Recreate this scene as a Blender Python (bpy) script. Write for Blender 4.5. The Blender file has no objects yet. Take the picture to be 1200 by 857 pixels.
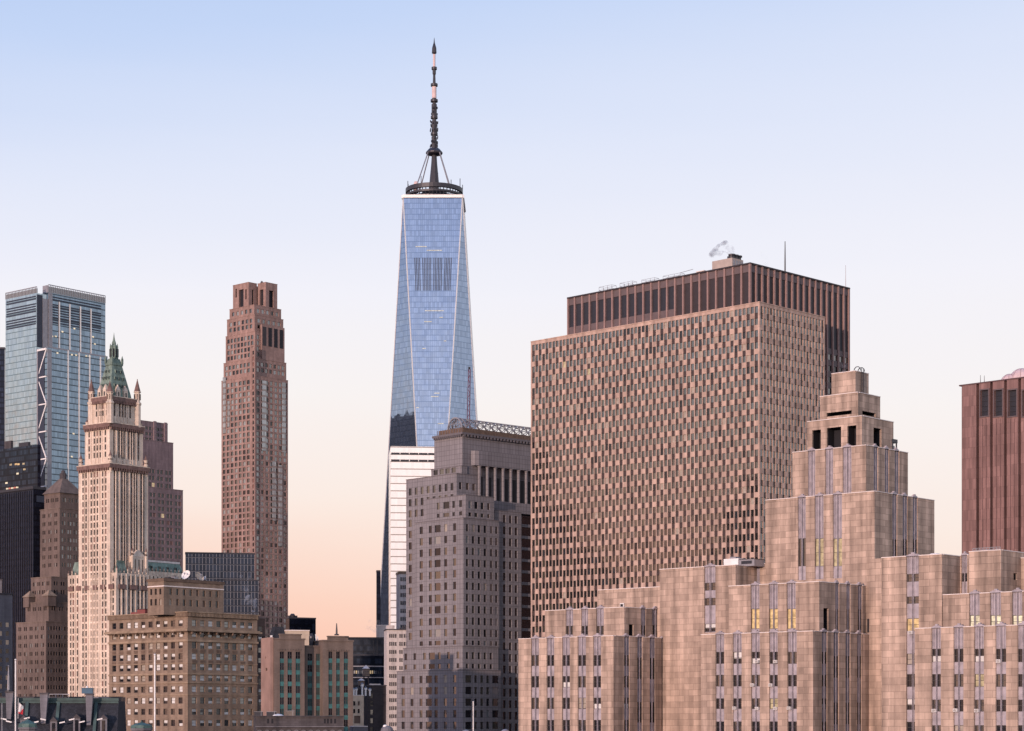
import bpy, bmesh, math, random
from mathutils import Vector, Matrix
random.seed(7)
rad = math.radians
C = bpy.context.scene.collection
SC = bpy.context.scene

# ------------------------------------------------------------ camera
F, CX, HY, HC = 2450.0, 600.0, 845.0, 24.0      # focal length in photo pixels, principal column, horizon row, eye height
cam = bpy.data.cameras.new('camera')
cam_o = bpy.data.objects.new('camera', cam)
C.objects.link(cam_o)
cam.sensor_width = 36.0
cam.lens = 36.0 * F / 1200.0
cam.shift_y = (HY - 428.5) / 1200.0
cam.clip_start = 1.0
cam.clip_end = 60000.0
cam_o.location = (0, 0, HC)
cam_o.rotation_euler = (rad(90), 0, 0)
SC.camera = cam_o

# ------------------------------------------------------------ sky and sun
SUN_EL, SUN_AZ = 4.5, 31.0        # elevation; degrees to the left of straight behind the camera
sdir = Vector((-math.sin(rad(SUN_AZ)) * math.cos(rad(SUN_EL)), -math.cos(rad(SUN_AZ)) * math.cos(rad(SUN_EL)), math.sin(rad(SUN_EL))))
W = bpy.data.worlds.new('World')
SC.world = W
W.use_nodes = True
nt = W.node_tree
for n in list(nt.nodes): nt.nodes.remove(n)
out = nt.nodes.new('ShaderNodeOutputWorld')
bg = nt.nodes.new('ShaderNodeBackground')
bg.inputs['Strength'].default_value = 0.1
nt.links.new(bg.outputs[0], out.inputs[0])
sky = nt.nodes.new('ShaderNodeTexSky')
sky.sky_type = 'NISHITA'
sky.sun_disc = False
sky.sun_elevation = rad(SUN_EL)
sky.sun_rotation = rad(180 + SUN_AZ)
sky.altitude = 30
sky.air_density = 1.0
sky.dust_density = 1.5
tc = nt.nodes.new('ShaderNodeTexCoord')
sep = nt.nodes.new('ShaderNodeSeparateXYZ')
nt.links.new(tc.outputs['Generated'], sep.inputs[0])
ramp = nt.nodes.new('ShaderNodeValToRGB')
ramp.color_ramp.interpolation = 'EASE'
def s2l(c):
    return tuple(((v / 255) / 12.92 if v <= 10 else ((v / 255 + .055) / 1.055) ** 2.4) for v in c)
stops = [(0.0, (255, 194, 170)), (0.05, (255, 215, 197)), (0.10, (254, 237, 228)), (0.15, (251, 245, 244)), (0.20, (245, 244, 252)),
         (0.26, (228, 234, 252)), (0.33, (198, 216, 249)), (0.55, (128, 170, 228)), (1.0, (84, 130, 205))]
er = ramp.color_ramp
while len(er.elements) < len(stops): er.elements.new(0.5)
for e, (p, c) in zip(er.elements, stops):
    e.position = p
    e.color = s2l(c) + (1,)
er.interpolation = 'LINEAR'
# thin uneven bands of haze, and a whiter, less graded sky towards the right (north)
def wmath(op, a, b):
    n = nt.nodes.new('ShaderNodeMath'); n.operation = op
    for i, v in enumerate((a, b)):
        if isinstance(v, (int, float)): n.inputs[i].default_value = v
        else: nt.links.new(v, n.inputs[i])
    return n.outputs[0]
wmap = nt.nodes.new('ShaderNodeMapping'); wmap.inputs['Scale'].default_value = (3, 3, 26)
nt.links.new(tc.outputs['Generated'], wmap.inputs['Vector'])
wno = nt.nodes.new('ShaderNodeTexNoise'); wno.inputs['Scale'].default_value = 1.0; wno.inputs['Detail'].default_value = 4
nt.links.new(wmap.outputs[0], wno.inputs['Vector'])
zj = wmath('ADD', sep.outputs['Z'], wmath('MULTIPLY', wmath('SUBTRACT', wno.outputs[0], .5), .022))
kx_ = wmath('SUBTRACT', 1.0, wmath('MULTIPLY', sep.outputs['X'], .9))
nt.links.new(wmath('ADD', wmath('MULTIPLY', wmath('SUBTRACT', zj, .175), kx_), .175), ramp.inputs[0])
mul = nt.nodes.new('ShaderNodeVectorMath'); mul.operation = 'SCALE'; mul.inputs['Scale'].default_value = 10.2
nt.links.new(ramp.outputs[0], mul.inputs[0])
mx = nt.nodes.new('ShaderNodeMix'); mx.data_type = 'RGBA'
mx.inputs['Factor'].default_value = 0.95
nt.links.new(sky.outputs[0], mx.inputs['A'])
nt.links.new(mul.outputs[0], mx.inputs['B'])
# dawn glow: the sky brightens and warms round the rising sun, behind the camera
dt = nt.nodes.new('ShaderNodeVectorMath'); dt.operation = 'DOT_PRODUCT'; dt.inputs[1].default_value = sdir
nt.links.new(tc.outputs['Generated'], dt.inputs[0])
cl = nt.nodes.new('ShaderNodeMath'); cl.operation = 'MAXIMUM'; cl.inputs[1].default_value = 0
nt.links.new(dt.outputs['Value'], cl.inputs[0])
pw = nt.nodes.new('ShaderNodeMath'); pw.operation = 'POWER'; pw.inputs[1].default_value = 7
nt.links.new(cl.outputs[0], pw.inputs[0])
gl = nt.nodes.new('ShaderNodeVectorMath'); gl.operation = 'SCALE'; gl.inputs[0].default_value = (14.0, 10.6, 8.8)
nt.links.new(pw.outputs[0], gl.inputs['Scale'])
add = nt.nodes.new('ShaderNodeVectorMath'); add.operation = 'ADD'
nt.links.new(mx.outputs['Result'], add.inputs[0]); nt.links.new(gl.outputs[0], add.inputs[1])
nt.links.new(add.outputs[0], bg.inputs['Color'])

sl = bpy.data.lights.new('sun', 'SUN')
sl.energy = 3.3
sl.angle = rad(0.5)
sl.color = (1.0, 0.74, 0.64)
so = bpy.data.objects.new('sun', sl)
so.rotation_euler = (-sdir).to_track_quat('-Z', 'Y').to_euler()
C.objects.link(so)
vs = SC.view_settings
vs.view_transform = 'Standard'; vs.look = 'None'; vs.gamma = 1.0; vs.use_curve_mapping = False
vs.exposure = 0.0

# ------------------------------------------------------------ materials
def new_mat(name):
    m = bpy.data.materials.new(name); m.use_nodes = True
    t = m.node_tree
    return m, t, t.nodes['Principled BSDF']
def tint(c, k): return tuple(min(1, v * k) for v in c) + (1,)
def stone(name, c, bw=1.6, bh=.8, mortar=.03, mdark=.7, var=.14, stain=.25, rough=.85, sc=.06, streak=.25, offs=.5):
    """masonry: blocks laid in metres of the wall's own surface, weathered by noise"""
    m, t, p = new_mat(name)
    N, Lk = t.nodes, t.links
    uv = N.new('ShaderNodeUVMap')
    br = N.new('ShaderNodeTexBrick')
    br.offset = offs
    br.inputs['Color1'].default_value = tint(c, 1 + var)
    br.inputs['Color2'].default_value = tint(c, 1 - var)
    br.inputs['Mortar'].default_value = tint(c, mdark)
    br.inputs['Scale'].default_value = 1
    br.inputs['Mortar Size'].default_value = mortar
    br.inputs['Mortar Smooth'].default_value = .1
    br.inputs['Bias'].default_value = 0
    br.inputs['Brick Width'].default_value = bw
    br.inputs['Row Height'].default_value = bh
    Lk.new(uv.outputs[0], br.inputs['Vector'])
    geo = N.new('ShaderNodeNewGeometry')
    n1 = N.new('ShaderNodeTexNoise'); n1.inputs['Scale'].default_value = sc; n1.inputs['Detail'].default_value = 7; n1.inputs['Roughness'].default_value = .65
    Lk.new(geo.outputs['Position'], n1.inputs['Vector'])
    mp = N.new('ShaderNodeMapping'); mp.inputs['Scale'].default_value = (.55, .55, .035)
    Lk.new(geo.outputs['Position'], mp.inputs['Vector'])
    n2 = N.new('ShaderNodeTexNoise'); n2.inputs['Scale'].default_value = 1.0; n2.inputs['Detail'].default_value = 5
    Lk.new(mp.outputs[0], n2.inputs['Vector'])
    def rmp(src, lo, hi):
        r = N.new('ShaderNodeMapRange'); r.inputs['From Min'].default_value = .32; r.inputs['From Max'].default_value = .68
        r.inputs['To Min'].default_value = lo; r.inputs['To Max'].default_value = hi
        Lk.new(src, r.inputs['Value']); return r.outputs[0]
    mm = N.new('ShaderNodeMath'); mm.operation = 'MULTIPLY'
    Lk.new(rmp(n1.outputs[0], 1 - stain, 1 + stain * .6), mm.inputs[0]); Lk.new(rmp(n2.outputs[0], 1 - streak, 1 + streak * .5), mm.inputs[1])
    vm = N.new('ShaderNodeVectorMath'); vm.operation = 'SCALE'
    Lk.new(br.outputs['Color'], vm.inputs[0]); Lk.new(mm.outputs[0], vm.inputs['Scale'])
    Lk.new(vm.outputs[0], p.inputs['Base Color'])
    p.inputs['Roughness'].default_value = rough
    p.inputs['Specular IOR Level'].default_value = .25
    return m
def plain(name, c, rough=.6, metal=0, noise=.12, sc=.5):
    m, t, p = new_mat(name)
    geo = t.nodes.new('ShaderNodeNewGeometry')
    n1 = t.nodes.new('ShaderNodeTexNoise'); n1.inputs['Scale'].default_value = sc; n1.inputs['Detail'].default_value = 5
    t.links.new(geo.outputs['Position'], n1.inputs['Vector'])
    r = t.nodes.new('ShaderNodeMapRange'); r.inputs['From Min'].default_value = .3; r.inputs['From Max'].default_value = .7
    r.inputs['To Min'].default_value = 1 - noise; r.inputs['To Max'].default_value = 1 + noise
    t.links.new(n1.outputs[0], r.inputs['Value'])
    vm = t.nodes.new('ShaderNodeVectorMath'); vm.operation = 'SCALE'
    vm.inputs[0].default_value = c
    t.links.new(r.outputs[0], vm.inputs['Scale'])
    t.links.new(vm.outputs[0], p.inputs['Base Color'])
    p.inputs['Roughness'].default_value = rough; p.inputs['Metallic'].default_value = metal
    return m
def glass(name, c, ior=1.9, rough=.06, metal=0.0, wob=.004):
    """window glass: dark behind, a coat that mirrors sky and neighbours, panes never quite flat"""
    m, t, p = new_mat(name)
    p.inputs['Base Color'].default_value = c + (1,)
    p.inputs['Roughness'].default_value = rough; p.inputs['IOR'].default_value = ior; p.inputs['Metallic'].default_value = metal
    geo = t.nodes.new('ShaderNodeNewGeometry')
    n1 = t.nodes.new('ShaderNodeTexNoise'); n1.inputs['Scale'].default_value = .45; n1.inputs['Detail'].default_value = 2
    t.links.new(geo.outputs['Position'], n1.inputs['Vector'])
    sb = t.nodes.new('ShaderNodeVectorMath'); sb.operation = 'SUBTRACT'; sb.inputs[1].default_value = (.5, .5, .5)
    t.links.new(n1.outputs['Color'], sb.inputs[0])
    sc = t.nodes.new('ShaderNodeVectorMath'); sc.operation = 'SCALE'; sc.inputs['Scale'].default_value = wob * 10
    t.links.new(sb.outputs[0], sc.inputs[0])
    ad = t.nodes.new('ShaderNodeVectorMath'); ad.operation = 'ADD'
    t.links.new(geo.outputs['Normal'], ad.inputs[0]); t.links.new(sc.outputs[0], ad.inputs[1])
    nm = t.nodes.new('ShaderNodeVectorMath'); nm.operation = 'NORMALIZE'
    t.links.new(ad.outputs[0], nm.inputs[0]); t.links.new(nm.outputs[0], p.inputs['Normal'])
    return m
def curtain(name, cg, cs, pw, fh, metal=.75, rough=.07, line=.10, sp=.22, csp=None, var=.25, wob=.004, vline=.12):
    """curtain wall: panes pw wide, storeys fh high, mullion and spandrel lines, panes of slightly different tint"""
    m, t, p = new_mat(name)
    N, Lk = t.nodes, t.links
    uv = N.new('ShaderNodeUVMap')
    br = N.new('ShaderNodeTexBrick'); br.offset = 0
    br.inputs['Color1'].default_value = tint(cg, 1 - var); br.inputs['Color2'].default_value = tint(cg, 1 + var)
    br.inputs['Mortar'].default_value = cs + (1,)
    br.inputs['Scale'].default_value = 1; br.inputs['Mortar Size'].default_value = vline; br.inputs['Mortar Smooth'].default_value = .2; br.inputs['Bias'].default_value = 0
    br.inputs['Brick Width'].default_value = pw; br.inputs['Row Height'].default_value = fh
    Lk.new(uv.outputs[0], br.inputs['Vector'])
    sx = N.new('ShaderNodeSeparateXYZ'); Lk.new(uv.outputs[0], sx.inputs[0])
    dv = N.new('ShaderNodeMath'); dv.operation = 'DIVIDE'; dv.inputs[1].default_value = fh; Lk.new(sx.outputs['Y'], dv.inputs[0])
    fr = N.new('ShaderNodeMath'); fr.operation = 'FRACT'; Lk.new(dv.outputs[0], fr.inputs[0])
    ls = N.new('ShaderNodeMath'); ls.operation = 'LESS_THAN'; ls.inputs[1].default_value = sp; Lk.new(fr.outputs[0], ls.inputs[0])
    mxx = N.new('ShaderNodeMix'); mxx.data_type = 'RGBA'
    Lk.new(ls.outputs[0], mxx.inputs['Factor']); Lk.new(br.outputs['Color'], mxx.inputs['A'])
    mxx.inputs['B'].default_value = (csp or cs) + (1,)
    Lk.new(mxx.outputs['Result'], p.inputs['Base Color'])
    p.inputs['Metallic'].default_value = metal; p.inputs['Roughness'].default_value = rough; p.inputs['IOR'].default_value = 1.7
    geo = N.new('ShaderNodeNewGeometry')
    wn = N.new('ShaderNodeTexNoise'); wn.inputs['Scale'].default_value = .22; wn.inputs['Detail'].default_value = 3
    Lk.new(geo.outputs['Position'], wn.inputs['Vector'])
    sb = N.new('ShaderNodeVectorMath'); sb.operation = 'SUBTRACT'; sb.inputs[1].default_value = (.5, .5, .5); Lk.new(wn.outputs['Color'], sb.inputs[0])
    sc = N.new('ShaderNodeVectorMath'); sc.operation = 'SCALE'; sc.inputs['Scale'].default_value = wob * 10; Lk.new(sb.outputs[0], sc.inputs[0])
    ad = N.new('ShaderNodeVectorMath'); ad.operation = 'ADD'; Lk.new(geo.outputs['Normal'], ad.inputs[0]); Lk.new(sc.outputs[0], ad.inputs[1])
    nm = N.new('ShaderNodeVectorMath'); nm.operation = 'NORMALIZE'; Lk.new(ad.outputs[0], nm.inputs[0]); Lk.new(nm.outputs[0], p.inputs['Normal'])
    return m
def glow(name, c, s):
    m, t, p = new_mat(name)
    geo = t.nodes.new('ShaderNodeNewGeometry')
    n1 = t.nodes.new('ShaderNodeTexNoise'); n1.inputs['Scale'].default_value = 1.1; n1.inputs['Detail'].default_value = 3
    t.links.new(geo.outputs['Position'], n1.inputs['Vector'])
    r = t.nodes.new('ShaderNodeMapRange'); r.inputs['From Min'].default_value = .35; r.inputs['From Max'].default_value = .65
    r.inputs['To Min'].default_value = .45 * s; r.inputs['To Max'].default_value = s
    t.links.new(n1.outputs[0], r.inputs['Value'])
    p.inputs['Base Color'].default_value = (.1, .08, .05, 1)
    p.inputs['Emission Color'].default_value = c + (1,)
    t.links.new(r.outputs[0], p.inputs['Emission Strength'])
    p.inputs['Roughness'].default_value = .1
    return m

M = {}
M['limestone'] = stone('limestone', (.44, .325, .258), 2.6, 1.35, .045, .62, .17, .2, sc=.28, streak=.46)
M['javits_light'] = stone('pale pink granite', (.47, .33, .268), 1.79, 2.1, .02, .8, .10, .12, sc=.3)
M['javits_dark'] = plain('brown metal spandrel', (.052, .032, .030), .45)
M['pent_pink'] = plain('pink granite fin', (.27, .17, .152), .7)
M['pent_grey'] = plain('pinkish grey panel', (.115, .082, .083), .6)
M['louvre'] = plain('black louvre', (.018, .018, .026), .5)
M['void'] = plain('dark opening', (.010, .009, .014), .8)
M['brownlouv'] = plain('dark brown louvre', (.030, .021, .024), .6)
M['metal_sp'] = plain('grey cast aluminium', (.34, .30, .325), .5, .0, .22, .8)
M['coping'] = plain('pale coping', (.70, .61, .57), .8)
M['granite'] = stone('grey granite', (.228, .208, .218), 1.55, 1.95, .07, .5, .05, .08, offs=0, streak=.14, rough=.6)
M['granite_dk'] = plain('dark grey granite', (.13, .113, .12), .6)  # darker grey than the walls, for copings, cornice and parapet posts
M['rust'] = plain('bronze parapet panel', (.14, .088, .06), .55, .2, .3, 1)
M['steel_dk'] = plain('dark steel', (.036, .034, .042), .45, .2)
M['steel'] = plain('grey steel', (.28, .27, .29), .45, .3)
M['white'] = plain('white paint', (.75, .72, .70), .5)
M['tan_brick'] = stone('tan brick', (.25, .182, .138), .9, .3, .02, .85, .10, .22, sc=.2)
M['tan_stone'] = stone('tan terracotta', (.32, .235, .17), 1.4, .6, .02, .75, .1, .2)
M['tan_dark'] = plain('dark terracotta panel', (.13, .085, .06), .8, 0, .3, .6)
M['terra'] = stone('cream terracotta', (.69, .56, .455), 1.2, 1.0, .03, .8, .08, .16, sc=.15)
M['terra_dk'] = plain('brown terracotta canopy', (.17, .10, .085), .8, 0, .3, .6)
M['copper'] = stone('green copper', (.20, .265, .225), 1.1, 1.6, .05, .7, .14, .35, sc=.2, offs=0)
M['pinkstone'] = stone('pink limestone', (.31, .20, .172), 1.9, 1.5, .03, .8, .10, .16)
M['brown_gr'] = stone('mauve brown granite', (.22, .16, .168), 1.6, 1.9, .04, .7, .1, .15)
M['brown_bk'] = stone('brown brick', (.165, .122, .107), .9, .35, .02, .85, .1, .25)
M['thomas'] = stone('red granite slabs', (.255, .148, .134), 1.5, 4.2, .05, .62, .17, .2, offs=.5, rough=.6)
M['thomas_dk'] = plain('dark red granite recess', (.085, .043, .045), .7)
M['roof'] = plain('roof gravel', (.13, .12, .12), .9, 0, .3)
M['whitebrick'] = stone('white glazed brick', (.60, .53, .50), 1.0, .4, .02, .88, .06, .18)
M['greybrick'] = stone('light grey brick', (.42, .39, .40), 1.0, .4, .02, .88, .06, .18)
M['pinkbrick'] = stone('pinkish brown brick', (.175, .132, .112), .9, .35, .02, .85, .08, .2)
M['pinkstucco'] = plain('pink stucco', (.30, .19, .155), .9, 0, .2, .2)
M['cream'] = plain('cream paint', (.52, .41, .31), .8, 0, .2, .4)
M['blackbrick'] = stone('black brick', (.042, .034, .036), .9, .35, .02, .8, .15, .3)
M['slate'] = stone('dark slate', (.035, .037, .046), .5, .35, .03, .6, .25, .3)
M['verdigris'] = plain('dark verdigris copper', (.05, .085, .08), .7, 0, .3, .5)
M['greenmetal'] = plain('teal metal spandrel', (.042, .14, .138), .5, 0, .35, .7)
M['dkstone'] = stone('dark grey stone', (.085, .075, .08), 1.4, .6, .03, .7, .12, .3)
M['navy'] = curtain('navy steel curtain wall', (.020, .026, .048), (.014, .016, .028), 1.6, 3.8, .9, .2, sp=.3, csp=(.012, .015, .026), var=.4)
M['bluegrey'] = curtain('blue grey glass curtain wall', (.045, .062, .095), (.05, .06, .08), 2.2, 3.9, .85, .12, sp=.25, csp=(.035, .045, .065), var=.35)
M['stripe'] = curtain('dark glass with fins', (.028, .038, .065), (.26, .26, .30), 1.9, 3.8, .8, .15, sp=.12, csp=(.022, .028, .045), var=.3, vline=.13)
M['wtc'] = curtain('blue mirror glass', (.295, .372, .51), (.15, .205, .31), 1.52, 4.05, .88, .05, sp=.10, csp=(.185, .25, .36), var=.13, wob=.006, vline=.08)
M['steel_edge'] = plain('bright stainless edge', (.80, .74, .70), .35, .5, .05)
M['wtc3'] = curtain('teal blue curtain wall', (.21, .285, .36), (.05, .07, .10), 1.5, 4.15, .75, .08, sp=.17, csp=(.05, .07, .09), var=.18, vline=.05)
M['wtc3b'] = curtain('pale teal glass wall', (.40, .48, .53), (.14, .19, .22), 1.5, 4.15, .8, .07, sp=.12, csp=(.16, .22, .25), var=.15, vline=.05, wob=.007)
M['seven'] = curtain('white banded wall with sky reflection in colour', (.88, .86, .83), (.86, .84, .81), 1.6, 4.3, .1, .22, sp=.14, csp=(.30, .26, .23), var=.05, vline=.05)  # pane white also carries the dawn sky that the glass mirrors
M['concrete'] = plain('pale concrete core', (.40, .33, .29), .8)
M['g_grey'] = glass('grey window glass', (.013, .013, .013), 2.4)
M['g_olive'] = glass('olive window glass', (.05, .046, .034), 2.4)
M['g_dark'] = glass('dark window glass', (.012, .012, .016), 1.6)
M['g_blue'] = glass('bluish window glass', (.025, .03, .036), 2.5)
M['g_pale'] = glass('pale window glass', (.20, .21, .21), 2.3)
M['g_teal'] = glass('teal window glass', (.025, .075, .075), 2.0)
M['blind'] = plain('white roller blind', (.62, .60, .58), .4, 0, .15, 1)
M['blind2'] = plain('beige roller blind', (.34, .29, .24), .5, 0, .2, 1)
M['frame_dk'] = plain('dark window frame', (.05, .04, .04), .5)
M['frame_br'] = plain('brown window frame', (.13, .08, .06), .5)
M['lit'] = glow('lit room', (1.0, .60, .27), .95)
M['lit_w'] = glow('bright lit room', (1.0, .82, .58), 1.1)
M['lit_d'] = glow('dim lit room', (1.0, .72, .42), .6)
M['rose'] = plain('rose painted crane steel', (.30, .05, .09), .5)
M['wood'] = plain('weathered wood', (.20, .145, .115), .9, 0, .3, 3)
M['flagred'] = plain('red cloth', (.50, .035, .05), .8)
M['flagblue'] = plain('blue cloth', (.05, .07, .25), .8)
M['dome_pink'] = plain('pale pink radome', (.62, .46, .44), .5)
M['bluetank'] = plain('blue painted tank', (.05, .11, .17), .5)

# ------------------------------------------------------------ mesh builder
class MB:
    def __init__(s): s.v = []; s.f = []; s.m = []
    def face(s, pts, mat):
        n = len(s.v); s.v.extend([tuple(p) for p in pts]); s.f.append(tuple(range(n, n + len(pts)))); s.m.append(mat)
    def box(s, x0, x1, y0, y1, z0, z1, mat, bottom=True):
        if x0 > x1: x0, x1 = x1, x0
        if y0 > y1: y0, y1 = y1, y0
        a = [(x0, y0), (x1, y0), (x1, y1), (x0, y1)]
        s.prism(a, z0, z1, mat, bottom)
    def prism(s, poly, z0, z1, mat, bottom=True, top=None, topmat=None):
        """poly counter-clockwise; top: optional other outline of the same count"""
        t = top or poly
        n = len(poly)
        for i in range(n):
            j = (i + 1) % n
            s.face([(*poly[i], z0), (*poly[j], z0), (*t[j], z1), (*t[i], z1)], mat)
        s.face([(*p, z1) for p in t], topmat or mat)
        if bottom: s.face([(*p, z0) for p in reversed(poly)], mat)
    def lathe(s, cx, cy, prof, mat, n=12, a0=0.0, cap=True):
        for (r0, z0), (r1, z1) in zip(prof, prof[1:]):
            for i in range(n):
                t0 = a0 + 2 * math.pi * i / n; t1 = a0 + 2 * math.pi * (i + 1) / n
                q = [(cx + r0 * math.cos(t0), cy + r0 * math.sin(t0), z0), (cx + r0 * math.cos(t1), cy + r0 * math.sin(t1), z0),
                     (cx + r1 * math.cos(t1), cy + r1 * math.sin(t1), z1), (cx + r1 * math.cos(t0), cy + r1 * math.sin(t0), z1)]
                if r0 < 1e-6: q = [q[0], q[2], q[3]]
                elif r1 < 1e-6: q = q[:3]
                s.face(q, mat)
        if cap and prof[-1][0] > 1e-6:
            s.face([(cx + prof[-1][0] * math.cos(a0 + 2 * math.pi * i / n), cy + prof[-1][0] * math.sin(a0 + 2 * math.pi * i / n), prof[-1][1]) for i in range(n)], mat)
    def bar(s, p, q, w, mat, n=4):
        p, q = Vector(p), Vector(q); d = (q - p)
        if d.length < 1e-6: return
        d.normalize()
        u = d.cross(Vector((0, 0, 1)));
        if u.length < 1e-3: u = Vector((1, 0, 0))
        u.normalize(); v = d.cross(u)
        ring = [(u * math.cos(2 * math.pi * (i + .5) / n) + v * math.sin(2 * math.pi * (i + .5) / n)) * w * .5 * (1.414 if n == 4 else 1) for i in range(n)]
        for i in range(n):
            j = (i + 1) % n
            s.face([p + ring[j], p + ring[i], q + ring[i], q + ring[j]], mat)
        s.face([p + r for r in ring], mat); s.face([q + r for r in reversed(ring)], mat)
    def mesh(s, name):
        keys = []
        for k in s.m:
            if k not in keys: keys.append(k)
        me = bpy.data.meshes.new(name)
        me.from_pydata(s.v, [], s.f)
        for k in keys: me.materials.append(M[k])
        ix = {k: i for i, k in enumerate(keys)}
        me.polygons.foreach_set('material_index', [ix[k] for k in s.m])
        uv = me.uv_layers.new(name='UVMap').data
        for pl in me.polygons:
            n = pl.normal
            for li in pl.loop_indices:
                co = me.vertices[me.loops[li].vertex_index].co
                if abs(n.z) > .75: uv[li].uv = (co.x, co.y)
                else:
                    l = math.hypot(n.x, n.y) or 1
                    uv[li].uv = (-n.y / l * co.x + n.x / l * co.y + 500, co.z)
        me.update()
        return me
    def build(s, name, parent=None, kind=None):
        if not s.f: return None
        o = bpy.data.objects.new(name, s.mesh(name)); C.objects.link(o)
        if parent: o.parent = parent
        if kind: o['kind'] = kind
        return o

def thing(name, label, cat, loc, rz=0.0, group=None):
    o = bpy.data.objects.new(name, None); C.objects.link(o)
    o.empty_display_size = 2
    o.location = loc; o.rotation_euler = (0, 0, rz); o['label'] = label; o['category'] = cat
    if group: o['group'] = group
    return o
def tag(o, label, cat, group=None):
    o['label'] = label; o['category'] = cat
    if group: o['group'] = group
    return o
def pix(px, py, Y): return Vector(((px - CX) / F * Y, Y, HC + (HY - py) / F * Y))

# ------------------------------------------------------------ buildings
def win_geo(w, h, st, var):
    """one window about its bottom centre, looking towards -y; st = style, var = glass key"""
    mb = MB(); fb = MB()
    def q(x0, x1, z0, z1, y, m): mb.face([(x0, y, z0), (x1, y, z0), (x1, y, z1), (x0, y, z1)], m)
    hw = w / 2
    if st == 'pane':
        q(-hw, hw, 0, h, 0, var)
    elif st in ('sash', 'double', 'tall'):
        fr = 'frame_dk'
        t = min(.09, w * .08)
        base = 'g_dark' if var in ('blind', 'blind2', 'half', 'low') else var
        q(-hw, hw, 0, h, 0, base)
        if var in ('blind', 'blind2'): q(-hw + t, hw - t, h * .06, h - t, -.02, var)
        if var == 'half': q(-hw + t, hw - t, h * .45, h - t, -.02, 'blind')
        if var == 'low': q(-hw + t, hw - t, t, h * .45, -.02, 'blind')
        for x0, x1 in ((-hw, -hw + t), (hw - t, hw)): fb.box(x0, x1, -.07, .0, 0, h, fr)
        fb.box(-hw + t, hw - t, -.07, 0, 0, t, fr); fb.box(-hw + t, hw - t, -.07, 0, h - t, h, fr)
        fb.box(-hw + t, hw - t, -.06, 0, h * .5 - t / 2, h * .5 + t / 2, fr)
        if st == 'double': fb.box(-t, t, -.065, 0, t, h * .5 - t / 2, fr); fb.box(-t, t, -.065, 0, h * .5 + t / 2, h - t, fr)
        if st == 'tall':
            for k in (.25, .75): fb.box(-hw + t, hw - t, -.05, 0, h * k - .03, h * k + .03, fr)
    return mb, fb
WCACHE = {}
def win_mesh(w, h, st, var):
    k = (round(w, 2), round(h, 2), st, var)
    if k not in WCACHE: g, f = win_geo(k[0], k[1], st, var); WCACHE[k] = (g.mesh('window'), f.mesh('frame') if f.f else None)
    return WCACHE[k]

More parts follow.
